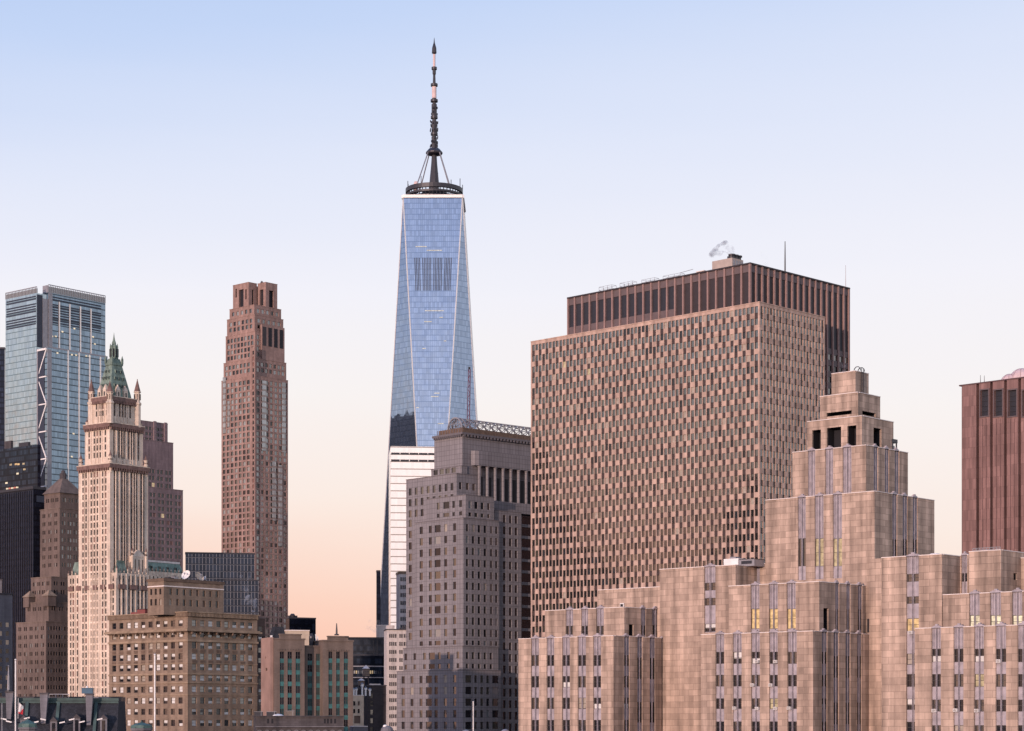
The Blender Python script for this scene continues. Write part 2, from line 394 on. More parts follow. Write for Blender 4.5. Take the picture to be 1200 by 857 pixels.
class Bld:
    """a building on its own street grid: local x runs right-and-back (b), local y left-and-back (a)"""
    def __init__(s, name, label, px, Y, phi, cat='building', hide=(), group=None, glassmix=None):
        s.ox, s.oy = (px - CX) / F * Y, Y
        p = rad(phi)
        s.bx, s.by, s.ax, s.ay = math.sin(p), math.cos(p), -math.cos(p), math.sin(p)
        s.rz = math.pi / 2 - p
        s.root = thing(name, label, cat, (s.ox, s.oy, 0), s.rz, group)
        s.wins = []; s.hide = hide
        s.mix = glassmix or [('g_grey', 1)]
    def A(s, px, b=0):
        k = (px - CX) / F; x0 = s.ox + s.bx * b; y0 = s.oy + s.by * b
        return (x0 - k * y0) / (k * s.ay - s.ax)
    def B(s, px, a=0):
        k = (px - CX) / F; x0 = s.ox + s.ax * a; y0 = s.oy + s.ay * a
        return (x0 - k * y0) / (k * s.by - s.bx)
    def Yd(s, a, b): return s.oy + s.ay * a + s.by * b
    def Z(s, py, a=0, b=0): return HC + (HY - py) / F * s.Yd(a, b)
    def world(s, x, y, z): return Vector((s.ox + s.bx * x + s.ax * y, s.oy + s.by * x + s.ay * y, z))
    def proj(s, x, y, z):
        w = s.world(x, y, z); return CX + F * w.x / w.y, HY - F * (w.z - HC) / w.y, w.y
    def pick(s, mix=None):
        mix = mix or s.mix
        r = random.random() * sum(w for _, w in mix)
        for k, w in mix:
            r -= w
            if r <= 0: return k
        return mix[-1][0]
    def part(s, name, mb, kind=None): return mb.build(name, s.root, kind)
    def panel(s, mb, side, c, u0, u1, z0, z1, holes, mat, dep=.35, rmat=None):
        """a wall with real openings; holes: (u0,u1,z0,z1)"""
        P = (lambda u, z, d=0: (c + d, u, z)) if side == 'L' else (lambda u, z, d=0: (u, c + d, z))
        def quad(ua, ub, za, zb, m):
            q = [P(ua, za), P(ub, za), P(ub, zb), P(ua, zb)]
            mb.face(q if side == 'R' else q[::-1], m)
        hs = [(max(u0, min(h[0], h[1])), min(u1, max(h[0], h[1])), max(z0, h[2]), min(z1, h[3])) for h in holes]
        hs = [h for h in hs if h[1] - h[0] > .02 and h[3] - h[2] > .02]
        zs = sorted({z0, z1} | {round(h[2], 4) for h in hs} | {round(h[3], 4) for h in hs})
        prev = None; bands = []
        for za, zb in zip(zs, zs[1:]):
            if zb - za < 1e-3: continue
            zm = (za + zb) / 2
            act = tuple(sorted((h[0], h[1]) for h in hs if h[2] < zm < h[3]))
            if bands and bands[-1][2] == act: bands[-1][1] = zb
            else: bands.append([za, zb, act])
        for za, zb, act in bands:
            u = u0
            for a, b in act:
                if a - u > 1e-3: quad(u, a, za, zb, mat)
                u = max(u, b)
            if u1 - u > 1e-3: quad(u, u1, za, zb, mat)
        rm = rmat or mat
        for a, b, za, zb in hs:
            def rq(p, flip):
                p = [P(*t) for t in p]
                mb.face(p[::-1] if (flip != (side == 'L')) else p, rm)
            rq([(a, za, 0), (a, za, dep), (a, zb, dep), (a, zb, 0)], True)
            rq([(b, za, 0), (b, za, dep), (b, zb, dep), (b, zb, 0)], False)
            rq([(a, za, 0), (b, za, 0), (b, za, dep), (a, za, dep)], False)
            if zb < z1 - .01: rq([(a, zb, 0), (b, zb, 0), (b, zb, dep), (a, zb, dep)], True)
    def win(s, side, c, u0, u1, z0, z1, st='pane', var=None, mix=None):
        if u0 > u1: u0, u1 = u1, u0
        s.wins.append((side, c, u0, u1, z0, z1, st, var or s.pick(mix)))
    def tier(s, name, b0, b1, a0, a1, z0, z1, mat, L=(), R=(), dep=.35, rmat=None, st='pane', mix=None, coping=None, roof='roof', Lst=None, Rst=None, auto=True):
        """a block; L and R: openings in its left and right face, glazed unless auto is off"""
        mb = MB()
        s.panel(mb, 'L', b0, a0, a1, z0, z1, L, mat, dep, rmat)
        s.panel(mb, 'R', a0, b0, b1, z0, z1, R, mat, dep, rmat)
        mb.face([(b1, a0, z0), (b1, a1, z0), (b1, a1, z1), (b1, a0, z1)], mat)
        mb.face([(b1, a1, z0), (b0, a1, z0), (b0, a1, z1), (b1, a1, z1)], mat)
        mb.face([(b0, a0, z1 - .02), (b1, a0, z1 - .02), (b1, a1, z1 - .02), (b0, a1, z1 - .02)], roof)
        if coping:
            k, h, pr = coping
            mb.box(b0 - pr, b0 + .5, a0 - pr, a1 + pr, z1 + .004, z1 + h, k); mb.box(b0 + .5, b1 + pr, a0 - pr, a0 + .5, z1 + .004, z1 + h, k)
            mb.box(b0 + .5, b1 + pr, a1 - .5, a1 + pr, z1 + .004, z1 + h, k); mb.box(b1 - .5, b1 + pr, a0 + .5, a1 - .5, z1 + .004, z1 + h, k)
        o = s.part(name, mb)
        if auto:
            for h in L: s.win('L', b0 + dep, h[0], h[1], h[2], h[3], Lst or st, h[4] if len(h) > 4 else None, mix)
            for h in R: s.win('R', a0 + dep, h[0], h[1], h[2], h[3], Rst or st, h[4] if len(h) > 4 else None, mix)
        return o
    def finish(s, limit=100, name='window'):
        sc = []
        for w in s.wins:
            side, c, u0, u1, z0, z1, st, var = w
            x, y = (c, (u0 + u1) / 2) if side == 'L' else ((u0 + u1) / 2, c)
            px, py, Y = s.proj(x, y, (z0 + z1) / 2)
            vis = -4 < px < 1204 and 0 < py < 860 and not any(h[0] < px < h[2] and h[1] < py < h[3] for h in s.hide)
            wl = s.world(x, y, 0); vd = Vector((wl.x, wl.y)).normalized()
            nrm = Vector((s.bx, s.by)) if side == 'L' else Vector((s.ax, s.ay))
            area = (u1 - u0) * (z1 - z0) / Y ** 2 * max(.01, vd.dot(nrm))
            sc.append((vis, area, w, x, y))
        sc.sort(key=lambda t: (-t[0], -t[1]))
        rest = MB(); n = 0
        for vis, area, w, x, y in sc:
            side, c, u0, u1, z0, z1, st, var = w
            rz = -math.pi / 2 if side == 'L' else 0
            if n < limit and vis:
                wm, fm_ = win_mesh(u1 - u0, z1 - z0, st, var); o = bpy.data.objects.new(name, wm); C.objects.link(o)
                o.parent = s.root; o.location = (x, y, z0); o.rotation_euler = (0, 0, rz); n += 1
                if fm_: fo = bpy.data.objects.new('frame', fm_); C.objects.link(fo); fo.parent = o
            else:
                g, f_ = win_geo(u1 - u0, z1 - z0, st, var)
                o_ = len(g.v); g.v += f_.v; g.f += [tuple(i + o_ for i in q) for q in f_.f]; g.m += f_.m
                off = len(rest.v)
                for vx, vy, vz in g.v:
                    rest.v.append((x + vy, y - vx, z0 + vz) if side == 'L' else (x + vx, y + vy, z0 + vz))
                rest.f += [tuple(i + off for i in f) for f in g.f]; rest.m += g.m
        if rest.f:
            s.part(name, rest, 'stuff')
def grid(us, zs): return [(u0, u1, z0, z1) for (u0, u1) in us for (z0, z1) in zs]
def even(u0, u1, n, w, m0=0.0, m1=None):
    """n openings of width w spread evenly between u0+m0 and u1-m1"""
    m1 = m0 if m1 is None else m1
    p = (u1 - u0 - m0 - m1) / n
    return [(u0 + m0 + p * (i + .5) - w / 2, u0 + m0 + p * (i + .5) + w / 2) for i in range(n)]
def rows(z0, n, pitch, h): return [(z0 + i * pitch, z0 + i * pitch + h) for i in range(n)]

# ------------------------------------------------------------ ground
g = MB(); S = 25000
M['asphalt'] = plain('asphalt', (.05, .05, .052), .9, 0, .25, .05)
g.face([(-S, -S, 0), (S, -S, 0), (S, S, 0), (-S, S, 0)], 'asphalt')
g.build('ground', kind='structure')
M['navyslot'] = plain('navy slot', (.022, .028, .050), .5)
M['bluedark'] = curtain('dark blue glass wall', (.030, .045, .075), (.02, .025, .04), 2.0, 3.9, .88, .1, sp=.25, csp=(.018, .024, .04), var=.5)
M['lit_r'] = glow('red roof light', (1.0, .25, .2), .8)
M['stone_gd'] = stone('dim grey stone', (.17, .16, .175), 1.6, .8, .03, .8, .06, .15)
M['brownw'] = plain('rosy brown window panel', (.20, .095, .08), .5)
M['glassbay'] = curtain('pale glass bay', (.32, .34, .35), (.2, .16, .15), 1.1, 3.42, .5, .15, sp=.3, csp=(.22, .18, .17), var=.3)
M['redshed'] = plain('dull red painted shed', (.20, .055, .05), .7)
M['verdigris_l'] = plain('green copper dome', (.06, .115, .10), .6, 0, .3, .8)
M['terra_sp'] = plain('grey terracotta spandrel', (.24, .175, .16), .8, 0, .2, .6)
M['lit_p'] = glow('pale lit office', (.95, .90, .85), .75)

# ============================================================ stone courthouse, nearest, right
CCM = [('g_dark', 6), ('g_grey', 2.5), ('half', 1.3), ('low', .8), ('blind2', 1.2), ('lit_d', .25)]
cc = Bld('courthouse', 'stepped pinkish limestone courthouse with fluted grey metal window strips, nearest building on the right', 1025, 450, 41.3, 'courthouse', glassmix=CCM)
WALL = 'limestone'
DEP = .45
def strips(side, c, z0, z1, lst, dep=DEP, st='double', crest=True, mix=None):
    """lst: (u0,u1,[(za,zb,var)...]); openings returned, metal backs and windows made"""
    holes = []
    for u0, u1, ws in lst:
        if u0 > u1: u0, u1 = u1, u0
        zb_all = z0
        holes.append((u0, u1, z0, z1))
        mb = MB()
        P = (lambda u, d, z: (c + d, u, z)) if side == 'L' else (lambda u, d, z: (u, c + d, z))
        def bx(ua, ub, d0, d1, za, zb, m):
            if side == 'L': mb.box(c + d0, c + d1, ua, ub, za, zb, m)
            else: mb.box(ua, ub, c + d0, c + d1, za, zb, m)
        z = z0
        for wz0, wz1, var in sorted(ws):
            if wz0 > z: bx(u0, u1, dep - .12, dep + .1, z, wz0, 'metal_sp')
            cc.win(side, c + dep, u0, u1, wz0, wz1, st, var or cc.pick(mix))
            z = wz1
        um = (u0 + u1) / 2; w = u1 - u0
        bx(u0, u1, dep - .12, dep + .1, z, z1 + .05, 'metal_sp')
        # two thin standards and the fluted head with its little crest
        for k in (-.05, .05): bx(um + k * w - .035, um + k * w + .035, dep - .36, dep - .13, z0, z1, 'metal_sp')
        if crest:
            zt = z1 + .05
            for k in (-.42, -.28, .28, .42): bx(um + k * w - .05, um + k * w + .05, dep - .28, dep - .13, z, z1, 'metal_sp')
            bx(u0 + .02, u1 - .02, dep - .45, dep + .1, zt, zt + .26, 'metal_sp')
            bx(um - .34 * w, um + .34 * w, dep - .42, dep + .08, zt + .265, zt + .42, 'metal_sp')
            bx(um - .13 * w, um + .13 * w, dep - .40, dep + .06, zt + .425, zt + .72, 'metal_sp')
        cc.part('spandrel_strip', mb)
    return holes
def SL(b, pxs, rws, var=None, tall=None):
    """strips of a left face from photo columns and rows"""
    r = []
    for x0, x1 in pxs:
        a0, a1 = cc.A(x0, b), cc.A(x1, b); am = (a0 + a1) / 2
        r.append((a0, a1, [(cc.Z(y1, am, b), cc.Z(y0, am, b), (v[0] if v else None)) for y0, y1, *v in rws]))
    return r
def SR(a, pxs, rws):
    r = []
    for x0, x1 in pxs:
        b0, b1 = cc.B(x0, a), cc.B(x1, a); bm = (b0 + b1) / 2
        r.append((b0, b1, [(cc.Z(y1, a, bm), cc.Z(y0, a, bm), (v[0] if v else None)) for y0, y1, *v in rws]))
    return r
def cc_tier(name, b0, b1, a0, a1, ztop, L=(), R=(), zbot=0.0, hl=(), hr=(), cop=True, zl=None, zr=None, back=None):
    """hl/hr plain dark openings"""
    HL = strips('L', b0, zl if zl is not None else zbot, ztop, L) + list(hl)
    HR = strips('R', a0, zr if zr is not None else zbot, ztop, R) + list(hr)
    o = cc.tier(name, b0, b1, a0, a1, zbot, ztop, WALL, HL, HR, DEP, auto=False)
    for side, c, hs in (('L', b0, hl), ('R', a0, hr)):
        for h in hs:
            mb = MB()
            # a dark room behind the opening
            Q = (lambda u, d, z: (c + d, u, z)) if side == 'L' else (lambda u, d, z: (u, c + d, z))
            u0, u1, za, zb_ = h[:4]; d0, d1 = DEP - .02, 3.0
            mb.face([Q(u0, d1, za), Q(u1, d1, za), Q(u1, d1, zb_), Q(u0, d1, zb_)], 'void')
            for ua in (u0 - .01, u1 + .01): mb.face([Q(ua, d0, za), Q(ua, d1, za), Q(ua, d1, zb_), Q(ua, d0, zb_)], 'void')
            for z_ in (za - .01, zb_ + .01): mb.face([Q(u0, d0, z_), Q(u1, d0, z_), Q(u1, d1, z_), Q(u0, d1, z_)], 'void')
            cc.part('opening', mb)
    if cop:
        def solid(u0, u1, hs):
            hs = sorted((h[0], h[1]) for h in hs if h[3] > ztop - .1); u = u0; out = []
            for p, q in hs:
                if p > u: out.append((u, p))
                u = max(u, q)
            if u < u1: out.append((u, u1))
            return out
        for p, q in solid(a0, a1, HL): m2 = MB(); m2.box(b0 - .12, b0 + .5, p, q, ztop + .004, ztop + .16, 'coping'); cc.part('coping', m2)
        for p, q in solid(b0 + .5, b1, HR): m2 = MB(); m2.box(p, q, a0 - .12, a0 + .4, ztop + .004, ztop + .16, 'coping'); cc.part('coping', m2)
    return o
# ---- central tower, five stages
zt1 = cc.Z(576)
aT = cc.A(897); bT = cc.B(1095)
lit3 = [(631, 663.5)]
L1 = SL(0, [(934.9, 944.2)], [(631, 663.7, 'g_grey')]) + SL(0, [(954.7, 965)], [(631, 663.7, 'lit')]) + SL(0, [(976, 986.7)], [(631, 663.7, 'lit_w')])
L1 = [(u0, u1, [(w[0][0], w[0][1], v)]) for (u0, u1, w), v in zip(L1, ('g_grey', 'lit_d', 'lit_d'))]
R1 = SR(0, [(1045.9, 1051.5), (1058, 1063.8), (1069.7, 1075.5)], [(632, 652, 'g_dark')])
cc_tier('tower', 0, bT, 0, aT, zt1, L1, R1, 0, zl=cc.Z(677.5, 8), zr=cc.Z(656))
def stage(name, py, xl, xc, xr, a0, zb, Lx=(), Rx=(), hl=(), hr=()):
    b0 = cc.B(xc, a0); a1 = cc.A(xl, b0); b1 = cc.B(xr, a0)
    zt = cc.Z(py, a0, b0)
    HLs = [(cc.A(x0, b0), cc.A(x1, b0), cc.Z(y1, cc.A((x0 + x1) / 2, b0), b0), cc.Z(y0, cc.A((x0 + x1) / 2, b0), b0)) for x0, x1, y0, y1 in hl]
    HRs = [(cc.B(x0, a0), cc.B(x1, a0), cc.Z(y1, a0, cc.B((x0 + x1) / 2, a0)), cc.Z(y0, a0, cc.B((x0 + x1) / 2, a0))) for x0, x1, y0, y1 in hr]
    HLs = [(min(h[0], h[1]), max(h[0], h[1]), h[2], h[3]) for h in HLs]
    cc_tier(name, b0, b1, a0, a1, zt, SL(b0, Lx, []), SR(a0, Rx, []), zb, HLs, HRs)
    return b0, b1, a0, a1, zt
s2 = stage('tower', 522, 928.5, 1015, 1064, 3.2, zt1, [(946.5, 955.3), (967, 976.3), (987.5, 997.8)], [(1024, 1029), (1037, 1042), (1048.7, 1053.8)])
s3 = stage('tower', 487.7, 946, 1010, 1047, 5.2, s2[4], hl=[(951.8, 961.9, 504, 526.5), (969, 985.7, 501, 526), (993, 1003.4, 499, 524)], hr=[(1023.7, 1033, 502, 526)])
s4 = stage('tower', 460, 961, 1005.5, 1031.5, 8.2, s3[4], hl=[(968.6, 998, 482.5, 487)], hr=[(1010.5, 1026.5, 483, 487.5)])
s5 = stage('tower', 435, 974.5, 1002.5, 1018, 10.4, s4[4])
# ---- flat mass beside the tower and the wall running right under it
bM = -8.0
zM = cc.Z(662.5, cc.A(862, bM), bM)
aM0, aM1 = cc.A(862, bM), cc.A(773, bM)
LM = SL(bM, [(825.3, 838.5)], [(683, 692, 'g_grey'), (700.8, 709.6, 'g_grey'), (731, 740.5, 'half')])
cc_tier('wing', bM, 14, aM0, aM1, zM, LM, zl=cc.Z(741, 35, bM))
cc_tier('wing', -6.0, 14, aM1 + .002, cc.A(701, -6), cc.Z(690, cc.A(740, -6), -6))
cc_tier('wing', -.6, -.004, -7, 1.0, cc.Z(655, 0, -.6), cop=False)
cc_tier('wing', 0, 14, aT + .004, cc.A(878), cc.Z(661, aT), SL(0, [(884.5, 890.5)], []), zl=cc.Z(684, aT))
nk = (cc.A(1021.5), cc.A(1016.5))
m = MB(); m.box(-.06, -.004, nk[0], nk[1], cc.Z(741), cc.Z(725), 'void'); m.box(-.14, -.065, nk[0] - .15, nk[0], cc.Z(741.5), cc.Z(724.5), 'metal_sp'); cc.part('opening', m)
# ---- left wing
b1 = cc.B(719, 51.0); a1c = 51.0
RW = [(767.8, 780.5), (792.4, 805.8), (817.7, 831), (843.8, 857), (869, 882)]
zc = cc.Z(745.5, a1c, b1)
cc_tier('wing', b1, bM - .004, a1c, cc.A(607.6, b1), zc,
        SL(b1, [(622.3, 631.6), (640.5, 649.4), (658.7, 667.8), (677, 686.6), (695, 704.3)], RW),
        SR(a1c, [(731.6, 738)], RW) + SR(a1c, [(747, 753), (761.5, 768), (775.4, 781.8), (789, 795)], [(771, 796, 'g_grey'), (822.8, 847, 'g_dark')]))
a1u = a1c + 3; b1u = cc.B(731.6, a1u); zu = cc.Z(712, a1u, b1u)
hw = [(cc.B(737, a1u), cc.B(742.5, a1u), cc.Z(745, a1u, b1u + 3), cc.Z(732, a1u, b1u + 3))]
cc_tier('wing', b1u, bM - .004, a1u, cc.A(639, b1u), zu,
        SL(b1u, [(662.8, 671.6), (681, 689), (698.7, 707.6)], [(733.5, 744, None)]),
        SR(a1u, [(751.4, 757), (765.8, 771.6), (779.7, 784.8)], [(733, 744, 'g_dark')]), zc, hr=hw)
# ---- middle wing
b2 = -22.5; a2 = 1.0
RW2 = [(764, 778), (791, 804.6), (818.5, 831), (845.6, 858.5), (872, 885)]
zc2 = cc.Z(740, a2, b2)
cc_tier('wing', b2, -.004, a2, cc.A(821.5, b2), zc2,
        SL(b2, [(838.5, 848.6), (858.7, 869), (880.3, 890.4), (901.3, 911.4), (922.8, 933.7)], RW2),
        SR(a2, [(963.3, 969.6)], RW2) + SR(a2, [(977, 983.3), (991, 996.7), (1004.6, 1010)], [(769, 794.4, 'g_dark'), (823.5, 849, 'g_dark')]))
a2u = a2 + 1.2; b2u = cc.B(960, a2u)
LU = SL(b2u, [(879.7, 889.9), (901, 911.4), (922, 932.4)], [(713.4, 737, 'lit')])
hw2 = [(cc.B(965, a2u), cc.B(971, a2u), cc.Z(738, a2u, b2u + 3), cc.Z(713, a2u, b2u + 3))]
cc_tier('wing', b2u, -.004, a2u, cc.A(854, b2u), cc.Z(682, a2u, b2u), LU,
        SR(a2u, [(979, 983.5), (992, 996.7), (1005.6, 1010.6)], [(714, 738, 'g_dark')]), zc2, hr=hw2)
# ---- right wing, running out of the picture
b3 = -34.0
a3 = cc.A(1104, b3)
z3 = cc.Z(650, a3, b3)
cc_tier('wing', b3, -2.004, a3, cc.A(1033, b3), z3,
        SL(b3, [(1062, 1076.7)], [(672.5, 681.7, 'g_grey'), (699, 707.5, 'g_grey'), (724.7, 739.7, 'lit'), (766, 779, 'blind2'), (790, 805, 'g_dark'), (819, 832, 'half'), (846, 859, 'g_dark')]))
b3d = b3 + 7
cc_tier('wing', b3d, -4, cc.A(1135, b3d) + .004, a3 - .004, cc.Z(650, a3 - 4, b3d), SL(b3d, [(1126.5, 1133.5)], [(671.7, 681.7, 'g_dark')]))
b3e = b3 + 3.5
a3e = cc.A(1173, b3e)
cc_tier('wing', b3e, -4, a3e, cc.A(1135.5, b3e), cc.Z(645, a3e, b3e), hr=[(b3e + 5, b3e + 6.4, cc.Z(680, a3e, b3e + 6), cc.Z(672, a3e, b3e + 6))])
cc_tier('wing', b3e + 8, -4, a3e - 26, a3e - .004, cc.Z(649, a3e - 8, b3e))
b3b = b3 - 2.0
zb3 = cc.Z(697, cc.A(1120, b3b), b3b)
cc_tier('wing', b3b, b3 - .004 + 9, cc.A(1245, b3b), cc.A(1105, b3b), zb3,
        SL(b3b, [(1135.8, 1148), (1160.2, 1173), (1186, 1198), (1211, 1223)], [(721, 736, 'lit_w')]))
b3c = b3 - 4.0
zc3 = cc.Z(736.5, cc.A(1090, b3c), b3c)
RW3 = [(760.4, 776), (790, 805), (820, 834), (850, 864)]
cc_tier('wing', b3c, b3 + 4, cc.A(1245, b3c), cc.A(1072, b3c), zc3,
        SL(b3c, [(1091.7, 1102.5), (1117.5, 1129), (1141.7, 1153), (1166.7, 1179), (1192.5, 1205), (1219, 1231)], RW3))
cc.finish(100)

# ============================================================ checkered federal slab
jv = Bld('office_slab', 'tall pink granite slab with checkerboard facade and dark finned top floors, tallest on the right', 890, 720, 44.2, 'office tower',
         hide=[(700, 690, 900, 860), (773, 660, 1000, 860), (897, 583, 1000, 860), (635, 712, 1000, 860)], glassmix=[('g_grey', 8), ('g_olive', 2.5), ('g_dark', .8), ('g_blue', 1.5), ('blind2', .35), ('lit_d', .03)])
aJ = jv.A(622); bJ = jv.B(966.8); zJ = jv.Z(354.5)
mbj = MB(); mdk = MB()
FH = 4.12; nfl = int((zJ - 2.0) / FH)
def checker(side, u0, u1, n):
    p = (u1 - u0 - 1.0) / n; hs = []
    for i in range(n):
        ua = u0 + .5 + p * i + p * .10; ub = u0 + .5 + p * (i + 1) - p * .10
        top = zJ - 1.15
        for k in range(nfl):
            zt = top - FH * k
            if zt - FH < 1: break
            hs.append((ua, ub, zt - 2.30, zt, 'w'))
            if (i + k) % 2 == 0: hs.append((ua, ub, zt - FH, zt - 2.30, 'd'))
    return hs
for side, u1, n in (('L', aJ, 61), ('R', bJ, 21)):
    hs = checker(side, 0, u1, n)
    jv.panel(mbj, side, 0, 0, u1, 0, zJ, hs, 'javits_light', .32)
    for h in hs:
        if h[4] == 'w': jv.win(side, .30, h[0], h[1], h[2], h[3], 'pane')
        else:
            q = [(.18, h[0], h[2]), (.18, h[0], h[3]), (.18, h[1], h[3]), (.18, h[1], h[2])] if side == 'L' else [(h[0], .18, h[2]), (h[1], .18, h[2]), (h[1], .18, h[3]), (h[0], .18, h[3])]
            mbj.face(q, 'javits_dark')
mbj.face([(bJ, 0, 0), (bJ, aJ, 0), (bJ, aJ, zJ), (bJ, 0, zJ)], 'javits_light')
mbj.face([(0, aJ, 0), (0, aJ, zJ), (bJ, aJ, zJ), (bJ, aJ, 0)], 'javits_light')
mbj.face([(0, 0, zJ - .05), (bJ, 0, zJ - .05), (bJ, aJ, zJ - .05), (0, aJ, zJ - .05)], 'roof')
jv.part('wall', mbj)
cp = MB(); cp.box(-.12, .3, -.12, aJ, zJ + .004, zJ + .35, 'javits_light'); cp.box(.304, bJ, -.12, .3, zJ + .004, zJ + .35, 'javits_light'); jv.part('coping', cp)
jv.finish(100)
# dark finned penthouse with the slab behind it
bp = 1.2; ap = jv.A(879, bp); apl = jv.A(665, bp); bpr = jv.B(995.5, ap); zp = jv.Z(309.5, ap, bp)
pm = MB(); pf = MB()
z0p = zJ - .04
nL, nR = 23, 17
pm.box(bp + .5, bpr - .5, ap + .5, apl - .5, z0p - 3, zp - .05, 'pent_grey')
pL = (apl - ap) / nL; zu_ = zp - 2.6
for i in range(nL):
    u0, u1 = ap + pL * i, ap + pL * (i + 1)
    def q(za, zb, m, d=.3): pm.face([(bp + d, u0, za), (bp + d, u0, zb), (bp + d, u1, zb), (bp + d, u1, za)], m)
    q(zu_, zp, 'pent_grey', .15)
    if i >= 9: q(z0p + 3.4, zu_, 'louvre', .4); q(z0p, z0p + 3.4, 'pent_grey', .15)
    else: q(z0p, zu_, 'brownlouv', .4)
    pf.box(bp - .25, bp + .45, u0 - .33, u0 + .33, z0p, zp, 'pent_pink')
pf.box(bp - .25, bp + .45, apl - .7, apl, z0p, zp, 'pent_pink')
pR = (bpr - bp) / nR
zlow = jv.Z(470, ap, bJ)
for i in range(nR):
    u0, u1 = bp + pR * i, bp + pR * (i + 1)
    def q(za, zb, m, d=.3): pm.face([(u0, ap + d, za), (u1, ap + d, za), (u1, ap + d, zb), (u0, ap + d, zb)], m)
    q(zu_, zp, 'pent_grey', .15)
    if u0 > bJ - 1.2:
        zb_ = z0p - 9
        q(zb_, zu_, 'louvre', .4)
        k = 0; z = zb_
        while z > 8: q(z - 2.1, z, 'pent_grey', .15); q(z - FH, z - 2.1, 'g_dark' if k % 3 else 'g_grey', .4); z -= FH; k += 1
        pf.box(u0 - .33, u0 + .33, ap - .25, ap + .45, 4, zp, 'pent_pink')
    else:
        q(z0p, zu_, 'louvre' if i > 4 else 'brownlouv', .4)
        pf.box(u0 - .33, u0 + .33, ap - .25, ap + .45, z0p, zp, 'pent_pink')
pf.box(bpr - .7, bpr, ap - .25, ap + .45, 4, zp, 'pent_pink')
pm.box(bJ + .01, bpr - .01, ap + .5, apl - .6, 0, z0p - 3.1, 'pent_grey')
pf.box(bp - .35, bpr, ap - .35, apl, zp + .004, zp + .5, 'brownlouv')
jv.part('penthouse', pm); jv.part('fin', pf)

# rooftop things on the slab
def on_roof(B, a, b): return B.world(b, a, 0)
def rect_dims(B, xl, xc, xr, a0):
    b0 = B.B(xc, a0); return b0, B.B(xr, a0), a0, B.A(xl, b0)
def roof_box(B, name, label, cat, xl, xc, xr, ytop, zb, a0, build):
    b0, b1, a0_, a1 = rect_dims(B, xl, xc, xr, a0)
    w = B.world(b0, a0, zb)
    t = thing(name, label, cat, w, B.rz)
    build(t, b1 - b0, a1 - a0_, B.Z(ytop, a0, b0) - zb)
    return t
def mech(t, w, d, h):
    m = MB(); m.box(0, w, 0, d, .5, h, 'concrete', False); m.box(.25, w - .25, .25, d - .25, 0, .5, 'louvre'); m.build('body', t)
    m = MB()
    for k in range(4): m.box(w * (.08 + .24 * k), w * (.24 + .24 * k), -.06, 0, h * .35, h * .85, 'steel')
    m.build('louvre', t)
    for k in range(3):
        m = MB(); m.lathe(w * (.2 + .3 * k), d * .12, [(.9, h), (.9, h + 1.0), (1.3, h + 1.0), (1.3, h + 1.5)], 'steel_dk', 10); m.build('vent', t)
    m = MB(); m.box(w * .1, w * .9, d * .05, d * .30, h + .02, h + .9, 'steel_dk'); m.build('vent', t)
roof_box(jv, 'rooftop_plant', 'pale concrete plant room with dark vents on the roof of the checkered slab', 'plant room', 834.5, 858, 871, 302, zp, jv.A(858, bp + 2.5), mech)
def small_box(t, w, d, h):
    m = MB(); m.box(0, w, 0, d, 0, h, 'tan_stone', False); m.box(-.1, w + .1, -.1, d + .1, h + .004, h + .25, 'coping'); m.box(w * .3, w * .6, -.08, 0, .3, h * .8, 'steel_dk'); m.build('body', t)
roof_box(jv, 'rooftop_shed', 'small orange tinted shed left of the concrete plant room on the checkered slab', 'shed', 816, 825, 829, 317.5, zp, jv.A(825, bp + 3), small_box)
def mast(name, label, cat, base, h, r0, r1, mat, ball=None, group=None):
    t = thing(name, label, cat, base, 0, group)
    m = MB(); m.lathe(0, 0, [(r0, 0), (r0 * .9, h * .4), (r1, h)], mat, 8); pole = m.build('pole', t)
    m = MB(); m.lathe(0, 0, [(r0 * 2.2, 0), (r0 * 2.2, .35), (r0 * 1.3, .4)], 'steel_dk', 10); m.build('base', t)
    if ball: m = MB(); m.lathe(0, 0, [(.02, h), (ball, h + ball * .6), (ball, h + ball * 1.2), (.02, h + ball * 1.9)], mat, 8); m.build('finial', pole)
    return t
def zmast(B, px, pyt, a, zb):
    b = B.B(px, a); w = B.world(b, a, zb); return w, B.Z(pyt, a, b) - zb
w, h = zmast(jv, 920, 283, ap + 3, zp); mast('antenna_mast', 'tall dark antenna mast standing on the checkered slab, right of its corner', 'antenna', w, h, .28, .14, 'steel_dk')
w, h = zmast(jv, 991, 311, ap + 4, zp); mast('antenna_mast', 'thin pale whip antenna near the right end of the checkered slab roof', 'antenna', w, h, .13, .07, 'steel')
FR = [('lattice frame on the checkered slab roof, first from the left end', 702, 717, 332.5), ('lattice frame on the checkered slab roof, second from the left end', 726.5, 741, 328),
      ('lattice frame on the checkered slab roof, third from the left end', 752, 767, 324.5), ('wider lattice frame with a boom on the checkered slab roof, nearest the plant room', 777, 797, 319.5)]
